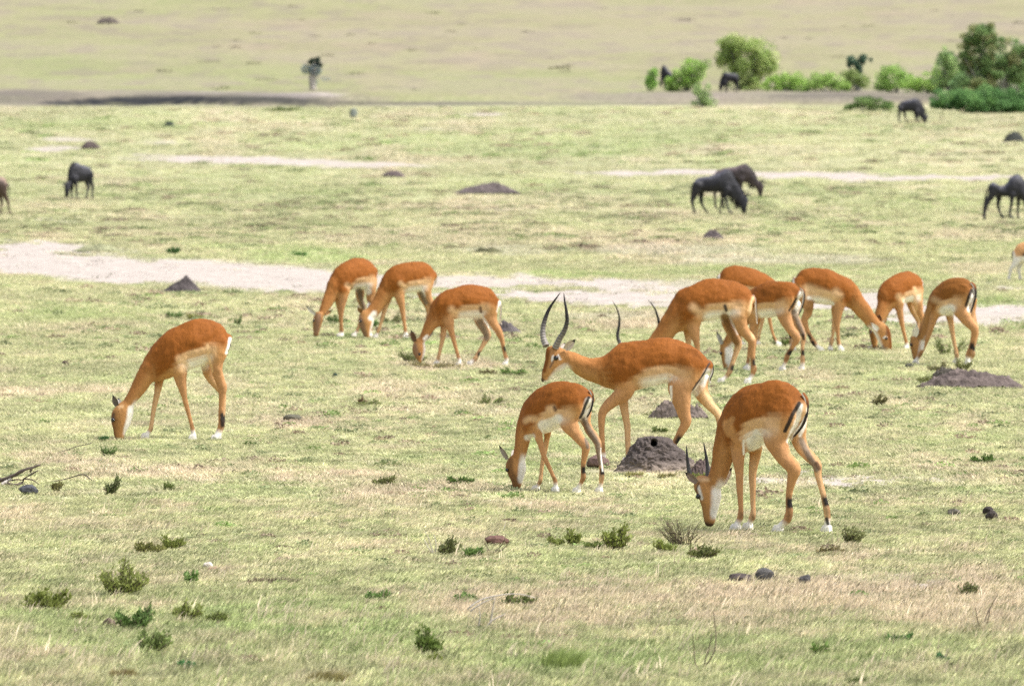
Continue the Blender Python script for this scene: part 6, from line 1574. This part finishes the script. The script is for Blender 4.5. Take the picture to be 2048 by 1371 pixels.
bush(1855, 186, [(1850, 166, 30, 20), (1828, 170, 22, 16), (1875, 160, 20, 26)], "low pale green bush left of the big tree", YG, sd=10, group=BU)
bush(1900, 190, [(1895, 130, 26, 26), (1885, 158, 28, 26), (1920, 150, 26, 34), (1892, 112, 18, 16)], "tall pale green bush leaning against the big tree", (.18, .28, .14), sd=11, cols2=(.11, .18, .10), group=BU)
bush(1990, 205, [(1960, 58, 34, 22), (1945, 80, 26, 22), (1990, 75, 26, 18), (1930, 98, 14, 12), (1975, 112, 26, 24), (1940, 120, 22, 22), (1985, 140, 26, 24), (1955, 165, 40, 22), (2015, 118, 22, 22), (2035, 100, 24, 28), (2040, 140, 26, 28)], "big dark-crowned tree with pale leaning trunk at the right", (.095, .165, .08), name="thorn_tree", cat="tree", leaf=.13, sd=12, dens=1.3, cols2=(.16, .19, .11),
     trunks=[[(1996, 205, 5), (1985, 170, 4.5), (1972, 130, 4), (1962, 95, 3), (1958, 65, 1.5)], [(1990, 190, 3), (2010, 150, 3), (2030, 115, 2)]], limb_r=.05)
bush(2002, 200, [(1998, 150, 26, 28), (2015, 172, 26, 24)], "silvery leafless-looking shrub under the big tree", (.26, .31, .30), sd=13, dens=.8, leaf=.08, name="silver_shrub", group=BU)
bush(1955, 226, [(1905, 200, 34, 22), (1950, 195, 42, 30), (2000, 205, 44, 24), (2040, 198, 40, 30), (1880, 208, 22, 12)], "dark green thicket in front of the big tree", (.065, .145, .065), leaf=.13, sd=14, dens=1.4, cols2=(.10, .20, .085), name="thicket", cat="thicket")
bush(1730, 222, [(1735, 206, 34, 14), (1765, 212, 30, 9), (1700, 214, 24, 7)], "low dark green bush spreading behind the far wildebeest", (.075, .13, .055), sd=15, dens=1.1, group=BU)
bush(1985, 226, [(1985, 219, 14, 8)], "small silvery shrub at the foot of the dark thicket", (.28, .31, .27), sd=16, dens=1.0, leaf=.07, name="silver_shrub", group=BU)
bush(626, 180, [(629, 122, 12, 9), (637, 128, 7, 6)], "lone little tree with dark tuft above blue-grey foliage and pale stem", (.030, .050, .045), name="small_tree", cat="tree", leaf=.08, sd=17, dens=4.0,
     trunks=[[(627, 182, 7), (625, 165, 6.5), (626, 145, 6), (628, 125, 3)]], trunkmat=mat_wood_pale, limb_r=.05)
def extra_crown():
    o = [x for x in bpy.data.objects if x.name.startswith("small_tree") and x.parent is None][-1]
    p = o.location; S = F / p.y; r = np.random.default_rng(5); LV, LF = [], []
    for (a, b, rx, rz, n) in [(630, 139, 13, 11, 900), (611, 138, 9, 9, 450), (628, 160, 8, 16, 150), (650, 157, 10, 3, 60)]:
        c = np.array([(a - 626) / S, 0, (180 - b) / S])
        for k in range(n):
            q = r.normal(size=3); q = q / np.linalg.norm(q) * r.random() ** .4; leafquad(LV, LF, c + q * np.array([rx / S, rx / S * .8, rz / S]), q, .08, .025, r)
    mesh_obj("grey_foliage", LV, LF, leafmat((.21, .27, .29), .3, .3), o, smooth_shade=False)
extra_crown()
bush(1975, 196, [(1945, 150, 34, 36), (1985, 118, 26, 24), (2018, 150, 32, 38), (2046, 172, 24, 30), (1920, 172, 28, 24)], "mid-green leafy bush filling the space under the big tree", (.085, .165, .085), leaf=.13, sd=21, dens=1.1, cols2=(.13, .22, .12), group=BU)

herb(1872, 744, 40, 26, "greyish weed on the left shoulder of the wide soil heap", (.15, .14, .10), 1.6, .5, sd=60, leaf=.02, group=SH)
herb(1925, 742, 44, 30, "olive weed crowning the wide soil heap", (.15, .16, .09), 1.5, .5, sd=61, leaf=.02, group=SH)
herb(1848, 766, 34, 18, "low weed at the left foot of the wide soil heap", (.16, .17, .09), 1.5, .3, sd=62, leaf=.02, group=SH)
herb(1305, 832, 34, 14, "ragged green weed on the left of the crumbled patch under the buck", (.15, .16, .09), 1.5, .3, sd=63, leaf=.02, group=SH)
herb(1345, 822, 30, 16, "dark weed on the crumbled patch under the buck's belly", (.13, .12, .08), 1.5, .4, sd=64, leaf=.02, group=SH)
herb(1262, 955, 46, 12, "dry low weed at the left foot of the termite mound", (.24, .22, .13), 1.3, .3, sd=65, group=SH)
herb(1395, 962, 44, 18, "olive weed at the right foot of the termite mound", (.16, .17, .08), 1.5, .4, sd=66, group=SH)
herb(1330, 956, 40, 12, "dry low weed at the middle of the termite mound's foot", (.22, .20, .13), 1.3, .3, sd=67, group=SH)
# ------------------------------------------------------------------ ground cover last, so it can keep off the bare mounds
for o_ in list(scene.objects):
    if o_.name.split('.')[0] in ("termite_mound", "earth_mound") :
        dx_ = max(abs(v[0]) for v in o_.bound_box); dy_ = max(abs(v[1]) for v in o_.bound_box)
        r_ = min(dx_, dy_) * .8
        MOUND_XY.append((o_.location.x, o_.location.y, r_))
        if dx_ > dy_ * 1.4:
            for f_ in (-.75, -.4, .4, .75): MOUND_XY.append((o_.location.x + f_ * dx_, o_.location.y, r_ * .75))
build_grass()
build_stalks()
build_weeds()
